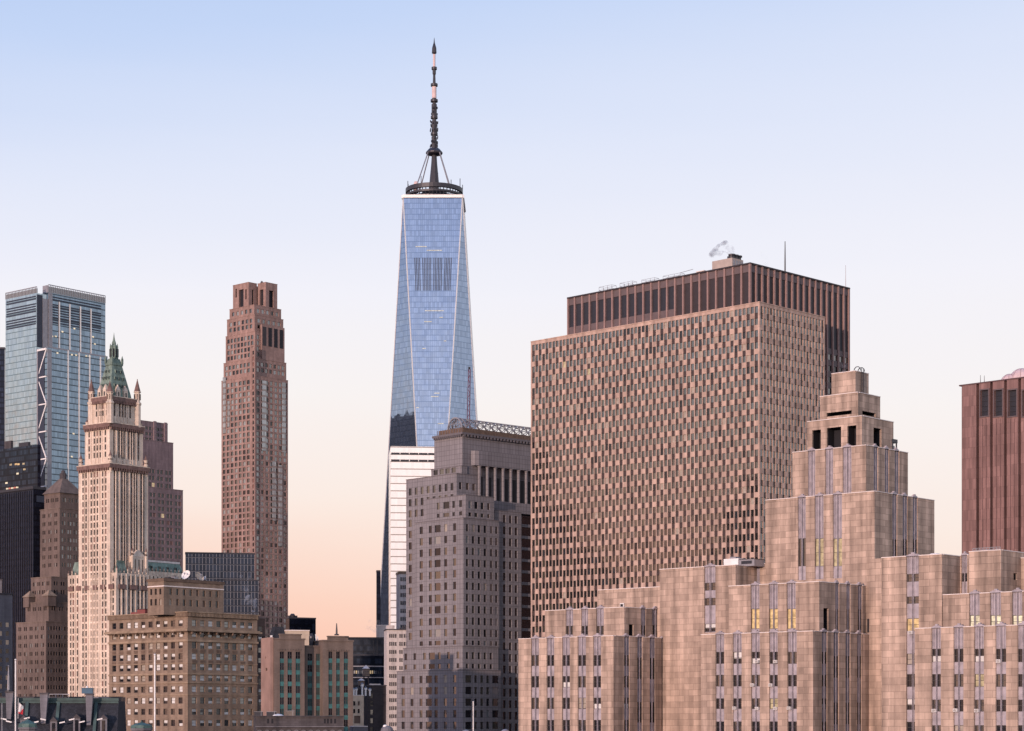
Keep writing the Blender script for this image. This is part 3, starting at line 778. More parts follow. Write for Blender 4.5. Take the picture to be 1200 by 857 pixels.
for lab, x0, x1, yt in FR:
    a_ = jv.A(x1, bp + 2); a2_ = jv.A(x0, bp + 2); zt = jv.Z(yt, (a_ + a2_) / 2, bp + 2)
    t = thing('lattice_frame', lab, 'rooftop frame', jv.world(bp + 2, a_, zp), jv.rz, 'lattice frames along the slab roof')
    L_ = a2_ - a_; hh = (zt - zp) * .75; m = MB()
    for y in (0, L_ / 3, 2 * L_ / 3, L_):
        for x in (0, 2.5): m.bar((x, y, 0), (x, y, hh), .09, 'steel')
    for z in (hh * .55, hh):
        for x in (0, 2.5): m.bar((x, 0, z), (x, L_, z), .09, 'steel')
        for y in (0, L_): m.bar((0, y, z), (2.5, y, z), .09, 'steel')
    m.build('lattice', t)
    m = MB(); m.box(.4, 2.1, L_ * .1, L_ * .45, 0, hh * .5, 'pent_grey', False); m.box(.3, 2.2, L_ * .55, L_ * .9, 0, hh * .4, 'steel', False); m.build('cooling_unit', t)
    if 'boom' in lab: m = MB(); m.bar((0, 0, hh), (0, -6, hh + .4), .14, 'steel'); m.build('boom', t)

# ============================================================ grey granite courthouse with the glazed vault
mo = Bld('granite_courthouse', 'grey granite high-rise with setbacks and an arched lattice vault along its roof', 542, 820, 47, 'courthouse',
         hide=[(622, 0, 1200, 860), (608, 745, 1200, 860)], glassmix=[('g_dark', 4), ('g_grey', 3), ('g_olive', 2), ('g_pale', .25), ('blind2', .25)])
G = 'granite'
def mo_t(name, xl, xc, xr, yc, a0, zb, L=(), R=(), b1=None, a1=None, **k):
    b0 = mo.B(xc, a0); a1 = a1 if a1 is not None else mo.A(xl, b0); b1 = b1 if b1 is not None else mo.B(xr, a0); zt = mo.Z(yc, a0, b0)
    mo.tier(name, b0, b1, a0, a1, zb, zt, G, L, R, .3, roof='roof', coping=('granite_dk', .3, .12), **k)
    return b0, b1, a0, a1, zt
def wl(b, specs, z_rows):  # specs px pairs
    o = []
    for x0, x1 in specs:
        u0, u1 = mo.A(x1, b), mo.A(x0, b)
        for za, zb in z_rows: o.append((u0, u1, za, zb))
    return o
def wr(a, specs, z_rows):
    o = []
    for x0, x1 in specs:
        u0, u1 = mo.B(x0, a), mo.B(x1, a)
        for za, zb in z_rows: o.append((u0, u1, za, zb))
    return o
def zr(ys, a, b): return [(mo.Z(y1, a, b), mo.Z(y0, a, b)) for y0, y1 in ys]
# lowest to highest
A5, A4, A3, A2, A1, A0 = 0.0, 1.0, 2.0, 2.2, 9.5, 10.0
# low body
b5 = mo.B(542, A5)
LX = [(470.5, 474.2), (481, 484.5), (491.5, 495), (499, 506), (509, 512.8), (520, 523.6), (531, 534.6)]
RX = [(545.5, 552.5), (556, 559), (563, 566.3), (570, 573.3), (577, 584)]
zsh = [(792, 800.5), (805.5, 814), (819, 827.5), (832.5, 841), (846, 854.5), (860, 868)]
t5 = mo_t('wall', 465, 542, 587, 785.5, A5, 0, wl(b5, LX, zr(zsh, 20, b5)), wr(A5, RX, zr(zsh, 0, 15)))
b4 = mo.B(542, A4)
LX4 = [(474, 477), (484.5, 487.5), (495.8, 499), (502.5, 509.5), (513, 516.3), (524, 527), (535, 538)]
RX4 = [(546, 549), (553, 556), (560, 563), (567, 570), (574, 577)]
z4r = [(765, 773), (778.5, 784)]
t4 = mo_t('wall', 472.5, 542, 584, 757.8, A4, t5[4], wl(b4, LX4, zr(z4r, 20, b4)), wr(A4, RX4, zr(z4r, 0, 15)))
b3_ = mo.B(543, A3)
LX3 = [(491.8, 495.5), (502.5, 506), (509.5, 516.3), (520.5, 524), (531, 534.5)]
RX3 = [(546, 549), (553, 556), (560, 563), (567, 570), (574.5, 577), (580.5, 583)]
z3r = [(616 + 13.55 * i, 624.5 + 13.55 * i) for i in range(10)] + [(751.3, 756.5)]
t3 = mo_t('wall', 486.3, 543, 585, 607.3, A3, t4[4], wl(b3_, LX3, zr(z3r, 20, b3_)), wr(A3, RX3, zr(z3r, 0, 15)))
b2_ = mo.B(546, A2)
z2r = [(588.5, 596.5), (601.5, 606)]
t2 = mo_t('wall', 500, 546, 579, 580.3, A2, t3[4], wl(b2_, [(520 - 8, 523 - 8), (519.5, 526.5), (530, 533), (538, 541.5)], zr(z2r, 15, b2_)), wr(A2, [(549, 552.5), (556, 560), (563.5, 567), (571, 574)], zr(z2r, 0, 12)))
b1_ = mo.B(535, A1)
z1r = [(565.5, 573.5)]
z1l = [(567.5 + 13.3 * i, 576 + 13.3 * i) for i in range(15)]
LX1 = [(479, 482.3), (486, 489.3), (493, 496.3), (500, 503.3), (507, 510.3), (514, 517.3), (521, 524.3), (528, 531.3)]
hl1 = wl(b1_, LX1, zr([(567, 575.5), (580, 588.5), (593.3, 601.8)], 15, b1_)) + wl(b1_, [(479, 482.5)], zr([(606.6 + 13.4 * i, 615 + 13.4 * i) for i in range(11)], 25, b1_))
t1 = mo_t('wall', 476, 535, 560.5, 555.3, A1, t4[4] - 3, hl1, wr(A1, [(538, 541), (546, 549.5), (553.5, 557)], zr(z1r, 6, b1_ + 6)))
b0_ = mo.B(542, A0)
zb0 = t1[4]
bE = b0_ + 62
hl0 = wl(b0_, [(508.5, 513.5), (515.5, 520.5), (522.5, 527.5), (529.5, 534.5)], zr([(548.2, 554.5)], 15, b0_))
t0 = mo_t('wall', 508.9, 542, 622, 510.3, A0, zb0, hl0, b1=bE, Lst='pane')
# lower ledge of the top block, 0.6 m proud on the left
bl_ = mo.B(541, A0 - .4)
mo_t('wall', 505.3, 541, 546, 546.2, A0 - .4, zb0, wl(bl_, [(508, 513), (515, 520), (522, 527), (529, 534)], zr([(548.4, 554.3)], 15, bl_)), b1=bl_ + 3)
# roof rim, bronze parapet and the lattice vault
zt0 = t0[4]
a_v1 = t0[3]
rim = MB(); rim.box(b0_ - 1.0, bE, A0 - 1.0, a_v1 + .3, zt0 + .4, zt0 + 1.2, 'granite_dk')
for i in range(14): rim.box(b0_ - 1.0, b0_ - .5, A0 + i * (a_v1 - A0) / 14, A0 + (i + .5) * (a_v1 - A0) / 14, zt0 - .4, zt0 + .4, 'granite_dk')
for i in range(34): rim.box(b0_ + i * 1.8, b0_ + i * 1.8 + .9, A0 - 1.0, A0 - .5, zt0 - .4, zt0 + .4, 'granite_dk')
mo.part('cornice', rim)
par = MB(); par.box(b0_ - .2, bE, A0 - .2, a_v1 - 3, zt0 + 1.21, zt0 + 3.1, 'rust')
for i in range(10): par.box(b0_ - .32, b0_ - .2, A0 + .3 + i * 1.6, A0 + .6 + i * 1.6, zt0 + 1.25, zt0 + 3.2, 'granite_dk')
mo.part('parapet', par)
va = MB(); av0, av1 = A0 + .8, mo.A(524, b0_); am = (av0 + av1) / 2; rr = (av1 - av0) / 2; zv = zt0 + 3.1
hv = mo.Z(489.8, am, b0_) - zv
def vp(t, b): return (b, am - rr * math.cos(t), zv + hv * math.sin(t))
NB = 30; NT = 8; bs = [b0_ + .5 + i * (bE - b0_ - 1) / NB for i in range(NB + 1)]
for i in range(0, NB + 1, 1):
    if i in (0, 1, NB):
        for k in range(16): va.bar(vp(math.pi * k / 16, bs[i]), vp(math.pi * (k + 1) / 16, bs[i]), .55, 'steel')
for k in range(1, NT): va.bar(vp(math.pi * k / NT, bs[0]), vp(math.pi * k / NT, bs[-1]), .2 if k != NT // 2 else .35, 'steel')
for i in range(NB):
    for k in range(0, NT, 1):
        t0_, t1_ = math.pi * k / NT, math.pi * (k + 1) / NT
        if (i + k) % 2: va.bar(vp(t0_, bs[i]), vp(t1_, bs[i + 1]), .28, 'steel')
        else: va.bar(vp(t1_, bs[i]), vp(t0_, bs[i + 1]), .28, 'steel')
for k in range(1, 8): va.bar((b0_ + .5, am - rr + 2 * rr * k / 8, zv), vp(math.acos(1 - 2 * k / 8), b0_ + .5), .22, 'steel')
va.bar((b0_ + .5, av0, zv + hv * .45), (b0_ + .5, av1, zv + hv * .45), .2, 'steel')
mo.part('lattice_vault', va)
# projecting curved frieze and colonnade of the right face
fz = MB(); bz0 = mo.B(556, A0 - 2)
zf1, zf0 = mo.Z(528.5, A0, bz0), mo.Z(545.5, A0, bz0)
fz.prism([(bz0, A0 - .02), (bz0 + .6, A0 - 1.6), (bz0 + 2, A0 - 2.4), (bE, A0 - 2.4), (bE, A0 - .02)], zf0, zf1, G)
mo.part('frieze', fz)
zc0 = mo.Z(588, A0, bz0 + 12)
rec = MB()
rec.box(b0_ + 7, bE, A0 + .3, A0 + 20, zc0 - .01, zb0, G)
for i in range(12): rec.box(bz0 + 4 + i * 4.6, bz0 + 6.6 + i * 4.6, A0 + .18, A0 + .3, zc0 + .3, zf0 - .2, 'louvre')
rec.box(b0_ + 12, bE, A0 - 3.2, A0 + .3, zc0 - 3.2, zc0 - .02, G)
mo.part('loggia', rec)
for i in range(13):
    c = MB(); c.lathe(bz0 + 3.2 + i * 4.3, A0 - 1.4, [(.62, zc0), (.62, zf0 - .6), (.85, zf0 - .5), (.85, zf0)], G, 14); mo.part('column', c)
# bay of tall window strips right of the shaft, then dark bands
ab = 3.2; bb0 = mo.B(579.5, ab); bb1 = mo.B(611, ab); zbb = mo.Z(598.5, ab, bb0)
zpr = [(605 + 13.5 * i, 614 + 13.5 * i) for i in range(19)]
mo.tier('wall', bb0, bb1, ab, ab + 18, 0, zbb, G, (), wr(ab, [(589.5, 592.8), (596.5, 599.8), (603.3, 606.6)], zr(zpr, ab, bb0 + 12)), .5, coping=('granite_dk', .3, .1), mix=[('g_dark', 1)])
mo.tier('wall', bb1 + .004, bE, ab + 1.5, ab + 18, 0, zbb - 1.5, G, (), [(bb1 + 1.5, bE - 1, za - .4, zb) for za, zb in zr(zpr, ab, bb1 + 8)], .5, mix=[('g_dark', 1)])
mo.tier('wall', bb0 + .5, bE, ab + 2, ab + 18, zbb, zc0 - 3.21, G)
# back of the building
mo.tier('wall', 14, 46, 18.5, mo.A(495, 14), 0, zb0 - 9, G)
mo.finish(100)

# ============================================================ windowless red granite tower, right edge
th = Bld('telephone_tower', 'windowless dark red granite tower with big vent openings at its top, at the right edge', 1127, 850, 44, 'tower')
t_m = MB(); zT = th.Z(453.5)
aE = th.A(1300)
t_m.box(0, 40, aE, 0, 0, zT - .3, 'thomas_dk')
fins = [(1127.2, 1144), (1147.3, 1160.2), (1163.4, 1176.6), (1179.8, 1193.2), (1196.5, 1210.5), (1214, 1228)]
for i, (x0, x1) in enumerate(fins):
    u1, u0 = th.A(x0, -2), th.A(x1, -2)
    hs = []
    if i:
        w_ = u1 - u0; zo1, zo0 = th.Z(456.5, u0, -2), th.Z(487, u0, -2)
        hs = [(u0 + w_ * .14, u1 - w_ * .14, zo0, zo1)]
        t_m.face([(-1.0, u0 + .3, zo0 - .3), (-1.0, u0 + .3, zo1 + .3), (-1.0, u1 - .3, zo1 + .3), (-1.0, u1 - .3, zo0 - .3)], 'louvre')
        vt = MB()
        vt.box(-2.3, -2.0, hs[0][0] - .5, hs[0][0], zo0 - .5, zo1 + .5, 'pent_grey'); vt.box(-2.3, -2.0, hs[0][1], hs[0][1] + .5, zo0 - .5, zo1 + .5, 'pent_grey')
        vt.box(-2.3, -2.0, hs[0][0], hs[0][1], zo0 - .5, zo0, 'pent_grey'); vt.box(-2.3, -2.0, hs[0][0], hs[0][1], zo1, zo1 + .5, 'pent_grey')
        for k in range(1, 5): vt.box(-1.3, -1.1, hs[0][0], hs[0][1], zo0 + (zo1 - zo0) * k / 5 - .12, zo0 + (zo1 - zo0) * k / 5 + .12, 'steel_dk')
        th.part('vent_opening', vt)
    th.panel(t_m, 'L', -2, u0, u1, 0, zT, hs, 'thomas', 1.0)
    t_m.face([(-2, u0, 0), (0, u0, 0), (0, u0, zT), (-2, u0, zT)], 'thomas'); t_m.face([(-2, u1, 0), (-2, u1, zT), (0, u1, zT), (0, u1, 0)], 'thomas')
    t_m.face([(-2, u0, zT), (3, u0, zT), (3, u1, zT), (-2, u1, zT)], 'roof')
    for k in (.33, .66):
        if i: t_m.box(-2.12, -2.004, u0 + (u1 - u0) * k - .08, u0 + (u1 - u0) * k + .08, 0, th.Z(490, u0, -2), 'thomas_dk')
th.part('wall', t_m)
cpm = MB(); cpm.box(-2.1, 38, aE, 0, zT + .01, zT + .5, 'thomas_dk'); th.part('parapet', cpm)
# radome pair
for lab, px, py_, r, b in (('large pale pink dome on the red granite tower roof, at the photo edge', 1197, 432, 17, 8), ('smaller pale pink dome beside the large one on the red tower', 1183, 438.5, 12, 6)):
    Yd_ = 855; wd = pix(px, 447, Yd_); R_ = r / F * Yd_
    t = thing('radome', lab, 'dome', (wd.x, wd.y, zT + .5), 0, 'pale domes on the red tower')
    hgt = pix(px, py_, Yd_).z - zT - .5
    m = MB(); m.lathe(0, 0, [(R_ * math.cos(k * math.pi / 16), hgt * math.sin(k * math.pi / 16)) for k in range(8)] + [(.01, hgt)], 'dome_pink', 20); sh_ = m.build('shell', t)
    for j in range(10):
        m = MB()
        for k in range(8):
            p_ = [(R_ * math.cos(q * math.pi / 16) * math.cos(j * .628), R_ * math.cos(q * math.pi / 16) * math.sin(j * .628), hgt * math.sin(q * math.pi / 16)) for q in (k, k + 1)]
            m.bar(p_[0], p_[1], .14, 'pent_pink')
        m.build('seam', sh_)
    m = MB(); m.lathe(0, 0, [(R_ + .1, 0), (R_ + .1, .5)], 'steel', 20); m.build('base_ring', t)
for lab, px, py_ in (('thin antenna on the red granite tower roof, left of the domes', 1149, 445.5), ('second thin antenna on the red tower roof, nearer the domes', 1153.5, 446)):
    wd = pix(px, 452, 854); mast('antenna_mast', lab, 'antenna', (wd.x, wd.y, zT + .5), pix(px, py_, 854).z - zT + 1.5, .16, .08, 'steel_dk')
wd = pix(1135, 452, 856)
t = thing('roof_rail', 'low curved rail at the left end of the red granite tower roof', 'railing', (wd.x, wd.y, zT + .5), th.rz); m = MB()
for k in range(6): m.bar((0, -k * 1.1, 0), (0, -k * 1.1, .9 + .5 * math.sin(k * .6)), .1, 'steel')
for k in range(5): m.bar((0, -k * 1.1, .9 + .5 * math.sin(k * .6)), (0, -(k + 1) * 1.1, .9 + .5 * math.sin((k + 1) * .6)), .1, 'steel')
m.build('rail', t)

# ============================================================ tall mirror glass tower with the mast
wt = Bld('glass_tower', 'very tall blue mirror glass tower tapering upward to a ringed roof and spire', 505.5, 1500, 45.5, 'skyscraper')
HB = 63.3                       # side of the square plan, near corner at the local origin
zb_, zt_ = 33.0, HC + (HY - 234.5) / F * 1530
q0 = [(0, 0), (HB, 0), (HB, HB), (0, HB)]                    # foot corners (near, right, far, left)
h2 = HB / 2
q1 = [(h2, .6), (HB - .6, h2), (h2, HB - .6), (.6, h2)]       # top corners, midway
k_ = .985
q1 = [(h2 + (x - h2) * k_, h2 + (y - h2) * k_) for x, y in q1]
def shaft_face(pts, name='glass_facade'):
    m = MB(); m.face(pts, 'wtc'); m.build(name, wt.root)
shaft_face([(0, 0, zb_), (*q1[0], zt_), (*q1[3], zt_)])                                   # the leaning front triangle
for i in range(4):
    j = (i + 1) % 4
    shaft_face([(*q0[i], zb_), (*q0[j], zb_), (*q1[i], zt_)])
    if i: shaft_face([(*q0[i], zb_), (*q1[i], zt_), (*q1[i - 1], zt_)])
m = MB(); m.prism(q0, 0, zb_ - .01, 'wtc'); m.build('podium', wt.root)
m = MB(); m.face([(*p, zt_ - .05) for p in q1], 'roof'); m.build('roof', wt.root)
for i in range(4):
    m = MB(); m.bar((*q0[i], zb_), (*q1[i], zt_), .62, 'steel_edge'); m.build('edge', wt.root)
    m = MB(); m.bar((*q0[i], zb_), (*q1[i - 1], zt_), .62, 'steel_edge'); m.build('edge', wt.root)
m = MB()
for i in range(4):
    a, b = q1[i], q1[(i + 1) % 4]
    m.bar((*a, zt_ + .9), (*b, zt_ + .9), 2.2, 'steel_edge')
m.build('parapet', wt.root)
# louvred plant floors high on the front face: slots lying in the leaning plane
nb, ntl, ntr = Vector((0, 0, zb_)), Vector((*q1[3], zt_)), Vector((*q1[0], zt_))
nrm_f = (ntr - nb).cross(ntl - nb).normalized()
if nrm_f.x > 0: nrm_f = -nrm_f
def on_front(fx, z):
    k = (z - zb_) / (zt_ - zb_); l = nb.lerp(ntl, k); r = nb.lerp(ntr, k); return l.lerp(r, fx) + nrm_f * .25
zl0, zl1 = wt.Z(339, 10, 10), wt.Z(300, 10, 10)
wl_m = MB()
for i in range(24):
    if i in (4, 11, 18): continue
    f0 = .15 + i * .0305
    wl_m.face([on_front(f0, zl0), on_front(f0 + .014, zl0), on_front(f0 + .014, zl1), on_front(f0, zl1)], 'navyslot')
wt.part('louvre', wl_m, 'stuff')
for px_, py_, w_ in ((487, 286.5, 13), (500, 291, 18), (498, 363, 22), (515, 371, 4), (497, 376, 9), (472, 377, 6), (495, 408, 4), (509, 461, 6), (520, 399, 3), (513, 497, 7), (505, 465, 9), (488, 478, 3)):
    k = (845 - py_) / F
    zz = HC + k * 1512; kk = (zz - zb_) / (zt_ - zb_)
    l = nb.lerp(ntl, kk); r = nb.lerp(ntr, kk)
    lp = wt.proj(*l)[0]; rp = wt.proj(*r)[0]
    f = (px_ - lp) / (rp - lp); fw = w_ / (rp - lp)
    if f < .02 or f + fw > .98: continue
    m = MB(); m.face([on_front(f, zz), on_front(f + fw, zz), on_front(f + fw, zz + .7), on_front(f, zz + .7)], 'lit_p'); m.build('lit_window', wt.root)
# roof ring, mast and stays
ctr = wt.world(h2, h2, zt_)
zc_ = zt_ + 1.8
cxy = (h2, h2)
ring = MB(); RR = 21.0
for r0, z0_, z1_ in ((RR - 1.0, zc_, zc_ + 1.8), (RR, zc_ + 3.6, zc_ + 5.0), (RR + .2, zc_ + 6.6, zc_ + 9.6)):
    ring.lathe(*cxy, [(r0, z0_), (r0, z1_), (r0 - 2.2, z1_), (r0 - 2.2, z0_), (r0, z0_)], 'steel_dk', 48, cap=False)
for i in range(48):
    t = 2 * math.pi * i / 48
    ring.bar((h2 + (RR - .8) * math.cos(t), h2 + (RR - .8) * math.sin(t), zc_), (h2 + (RR - .8) * math.cos(t), h2 + (RR - .8) * math.sin(t), zc_ + 9), .5, 'steel_dk')
wt.part('ring', ring)
dr = MB(); dr.lathe(*cxy, [(15, zc_), (15, zc_ + 4), (9, zc_ + 4.1), (9, zc_ + 7.5)], 'steel_dk', 24); wt.part('plant_deck', dr)
for t, hh in ((.3, 4), (1.2, 3), (2.0, 6), (2.8, 4), (3.5, 5), (4.1, 7), (4.6, 3), (5.1, 6), (5.6, 4), (6.0, 5)):
    m = MB(); x, y = h2 + RR * math.cos(t), h2 + RR * math.sin(t); m.bar((x, y, zc_ + 9.6), (x, y, zc_ + 9.6 + hh), .35, 'steel_dk'); wt.part('antenna', m)
bl = MB(); tq = math.radians(225 + 46 - 46 - 15)
bl.lathe(h2 - 21 * math.cos(rad(35)), h2 - 21 * math.sin(rad(35)) + 13, [(1.7, zc_ + 4), (1.7, zc_ + 11), (1.2, zc_ + 12.5)], 'dome_pink', 10); wt.part('radome', bl)
zz = lambda py: HC + (HY - py) / F * 1544
mst = MB()
mst.lathe(*cxy, [(3.6, zc_ + 4), (3.6, zz(214)), (2.3, zz(192)), (1.9, zz(182)), (1.65, zz(176)), (1.55, zz(140)), (1.3, zz(118)), (1.3, zz(117))], 'steel_dk', 12)
mst.lathe(*cxy, [(1.4, zz(117)), (1.4, zz(101))], 'steel_dk', 12)
MAST = wt.part('mast', mst)
m = MB(); m.lathe(*cxy, [(1.55, zz(117) + .1), (1.55, zz(101))], 'steel_dk', 12); m.lathe(*cxy, [(1.7, zz(115)), (1.7, zz(101.5))], 'dome_pink', 12); m.build('pale_sleeve', MAST)
m = MB(); m.lathe(*cxy, [(1.2, zz(101)), (.9, zz(88)), (1.3, zz(86)), (1.3, zz(80))], 'steel_dk', 12); wt.part('mast', m)
m = MB(); m.lathe(*cxy, [(.9, zz(80)), (.9, zz(63.5))], 'dome_pink', 12); m.build('pale_sleeve', MAST)
m = MB(); m.lathe(*cxy, [(.6, zz(63.5)), (1.8, zz(62)), (1.6, zz(56)), (.5, zz(50)), (.12, zz(44))], 'steel_dk', 12); m.build('beacon', MAST)
for py_, r in ((176, 3.0), (157, 2.6), (137.5, 2.6), (118, 2.7), (99.5, 2.6), (80, 2.0)):
    m = MB(); m.lathe(*cxy, [(r, zz(py_) - .9), (r, zz(py_) + .9), (r - 1, zz(py_) + 1)], 'steel_dk', 16); m.build('platform', MAST)
m = MB()
for i in range(90):
    t = random.random() * 6.28; z = zz(random.choice([171, 166, 161, 152, 147, 143, 132, 127]) + random.random() * 3); r = 2.2 + random.random() * .8
    m.box(h2 + r * math.cos(t) - .25, h2 + r * math.cos(t) + .25, h2 + r * math.sin(t) - .25, h2 + r * math.sin(t) + .25, z, z + 1.6, 'steel_dk')
for z0_ in (171, 152, 132): m.lathe(*cxy, [(2.0, zz(z0_ + 4)), (2.0, zz(z0_ - 10))], 'steel_dk', 10)
m.build('antenna_panel', MAST, 'stuff')
m = MB(); m.lathe(*cxy, [(2.4, zz(182)), (5.6, zz(181)), (6.2, zz(180)), (6.2, zz(178.5)), (4, zz(174.5)), (2.2, zz(174))], 'steel_dk', 16); m.build('stay_collar', MAST)
for i in range(4):
    t = math.pi / 4 + math.pi / 2 * i + rad(44)
    m = MB(); m.bar((h2 + 6 * math.cos(t), h2 + 6 * math.sin(t), zz(180)), (h2 + 18.2 * math.cos(t), h2 + 18.2 * math.sin(t), zc_ + 7), .62, 'steel'); wt.part('stay', m)

# crane in front of the glass tower
cb = pix(548.5, 508, 1440); ct = pix(549.6, 433, 1440)
t = thing('tower_crane', 'thin rose red crane boom rising before the right edge of the mirror tower', 'crane', (cb.x, cb.y, 0)); m = MB()
zz0, zz1 = cb.z - 30, ct.z; w_ = 1.1
for sx in (-w_, w_):
    for sy in (-w_, w_): m.bar((sx, sy, 0), (sx, sy, zz0), .35, 'rose')
m.build('mast', t); m = MB()
for sx in (-w_, w_):
    for sy in (-.7, .7): m.bar((sx - .6, sy, zz0), (sx * .55 + .9, sy * .5, zz1), .42, 'rose')
n = 22
for i in range(n):
    za, zb = zz0 + (zz1 - zz0) * i / n, zz0 + (zz1 - zz0) * (i + 1) / n; s_ = 1 if i % 2 else -1
    k0, k1 = i / n, (i + 1) / n
    m.bar((s_ * w_ * (1 - .45 * k0) - .6 + 1.5 * k0, -.6, za), (-s_ * w_ * (1 - .45 * k1) - .6 + 1.5 * k1, -.6, zb), .28, 'rose')
m.box(.2, 1.6, -.6, .6, zz1, zz1 + 1.6, 'steel_dk'); m.build('boom', t)
m = MB(); m.box(-2.6, -.8, -1, 1, zz0 - 2, zz0 + 1.4, 'rose'); m.build('cab', t)

# ============================================================ banded glass building, white partly for the sky it mirrors
sv = Bld('banded_tower', 'banded office block whose white colour carries mirrored sky, with thin dark floor lines, before the mirror tower foot', 457.8, 1230, 85, 'office tower')
bS = sv.B(512); zS = sv.Z(523)
m = MB(); m.box(0, bS, 0, 40, 0, zS, 'seven'); sv.part('wall', m)
for k, (yy0, yy1) in enumerate(((530.5, 533), (538.5, 541))):
    for i in range(5):
        m = MB(); u0 = bS * (.01 + i * .2); m.box(u0, u0 + bS * .185, -.15, -.004, sv.Z(yy1), sv.Z(yy0), 'louvre'); sv.part('louvre', m)

# ============================================================ far left: braced glass tower
t3_ = Bld('braced_tower', 'teal blue glass tower with a white K-braced notch down its corner', 43, 1420, 39.6, 'skyscraper', hide=[])
aL = t3_.A(6.5); zL = t3_.Z(336.5)
m = MB(); m.box(0, 40, 0, aL, 0, zL - 4, 'wtc3b'); t3_.part('glass_facade', m)
# louvred top of the left slab
m = MB(); zlt = t3_.Z(345); zlb = t3_.Z(380)
for i in range(12):
    z = zlb + (zlt - zlb) * i / 12
    if i in (4, 9): continue
    m.box(-.25, -.02, 1.0, aL - 1.2, z, z + (zlt - zlb) / 12 * .52, 'navyslot')
t3_.part('louvre', m, 'stuff')
def crown(u0, u1, side, c, z0, z1, d=.8):
    m = MB(); n = int((u1 - u0) / 1.5)
    for i in range(n + 1):
        u = u0 + (u1 - u0) * i / n
        if side == 'L': m.box(c - .1, c + .25, u - .12, u + .12, z0, z1, 'steel')
        else: m.box(u - .12, u + .12, c - .1, c + .25, z0, z1, 'steel')
    if side == 'L': m.box(c + .26, c + d, u0, u1, z0, z1 - .8, 'g_pale'); m.box(c - .15, c + .3, u0, u1, z1, z1 + .5, 'steel')
    else: m.box(u0, u1, c + .26, c + d, z0, z1 - .8, 'g_pale'); m.box(u0, u1, c - .15, c + .3, z1, z1 + .5, 'steel')
    t3_.part('parapet_screen', m)
crown(0, aL, 'L', 0, zL - 4, zL)
# right slab, set back beyond the notch
bN = t3_.B(52.5, 3.0); bE3 = t3_.B(123.5, -1.0); zR = t3_.Z(335, 3, bN)
a_r = -1.0
m = MB(); m.box(bN, bE3, a_r, 26, 0, zR - 5, 'wtc3'); t3_.part('glass_facade', m)
crown(bN, bE3, 'R', a_r, zR - 5, zR)
m = MB(); m.box(bN - .3, bN - .05, a_r + .5, 5, zR - 5, zR, 'steel'); t3_.part('parapet_screen', m)
m = MB(); z0_ = t3_.Z(383, -1, 30); z1_ = t3_.Z(345, -1, bN)
for i in range(11):
    if i == 8: continue
    z = z0_ + (z1_ - z0_) * i / 11
    m.box(bN + 3, bE3 - 4, a_r - .25, a_r - .02, z, z + (z1_ - z0_) / 11 * .5, 'navyslot')
t3_.part('louvre', m, 'stuff')
for px_ in (69.2, 81.5, 94, 106.3):
    u = t3_.B(px_, a_r); m = MB(); m.box(u - .42, u + .42, a_r - .6, a_r - .27, 60, t3_.Z(354 + (px_ - 69) * .22, a_r, u), 'steel_edge'); t3_.part('mullion', m)
m = MB(); m.box(.3, bN * .5, -.5, -.01, t3_.Z(408, -11, 15), zL - 5, 'navyslot'); t3_.part('notch', m)
m = MB(); m.box(bN * .5 + .01, bN - .2, -.7, -.01, t3_.Z(408, -11, 15), zL - 7, 'steel'); t3_.part('corner_pier', m)
m = MB(); m.box(bN + .02, bN + 3, a_r - .5, a_r - .01, 60, zR - 5.2, 'steel'); t3_.part('corner_pier', m)
# lower block before it
aF = -11.0
bF0 = t3_.B(55.5, aF); bF1 = t3_.B(126, aF); zF = t3_.Z(407.5, aF, bF0)
m = MB(); m.box(bF0, bF1, aF, a_r - .3, 0, zF, 'wtc3'); t3_.part('glass_facade', m)
m = MB(); m.box(bF0 - .1, bF1, aF - .12, aF + .3, zF + .01, zF + 1.0, 'steel'); t3_.part('parapet_screen', m)
for px_ in (79.8, 92.6, 105, 117.6):
    u = t3_.B(px_, aF); m = MB(); m.box(u - .42, u + .42, aF - .45, aF - .004, 60, t3_.Z(411 + (px_ - 80) * .2, aF, u), 'steel_edge'); t3_.part('mullion', m)
m = MB(); m.box(bF0 - .02, bF0 + 3.4, aF - .3, aF - .004, 60, zF - 1, 'steel'); t3_.part('corner_pier', m)
# notch with K braces
zk0, zk1 = 90, t3_.Z(411, -5, 4)
m = MB(); m.box(4.2, bF0 - .3, -8, -.2, 40, zk1, 'navyslot'); t3_.part('notch', m)
nx0, nx1 = .6, bF0 - .4
def npt(f, z): return (nx0 + (nx1 - nx0) * f, -.5 + (aF + .4 + .5) * f, z)
kp = (zk1 - zk0) / 10
for i in range(10):
    z = zk0 + kp * i
    m = MB(); m.bar(npt(0, z), npt(1, z), .8, 'white'); t3_.part('brace', m)
    m = MB(); m.bar(npt(.03 if i % 2 else .97, z + .6), npt(.97 if i % 2 else .03, z + kp - .6), .8, 'white'); t3_.part('brace', m)
m = MB(); m.bar(npt(0, 60), npt(0, zk1 + 1), 1.2, 'steel'); t3_.part('brace', m)
m = MB(); m.bar(npt(0, zk1), npt(1, zk1), 1.3, 'white'); t3_.part('brace', m)
for px_, py_ in ((60, 395), (64, 395), (72, 389.5), (86, 386), (108, 395.5), (110, 404), (100, 418), (104, 418.5), (83, 416.5), (88, 417), (66, 414.5), (85, 509), (83, 536)):
    a_ = aF if py_ > 412 else a_r
    u = t3_.B(px_, a_); z = t3_.Z(py_, a_, u); m = MB(); m.face([(u, a_ - .1, z), (u + 1.6, a_ - .1, z), (u + 1.6, a_ - .1, z + 1), (u, a_ - .1, z + 1)], 'lit_w'); t3_.part('lit_window', m)

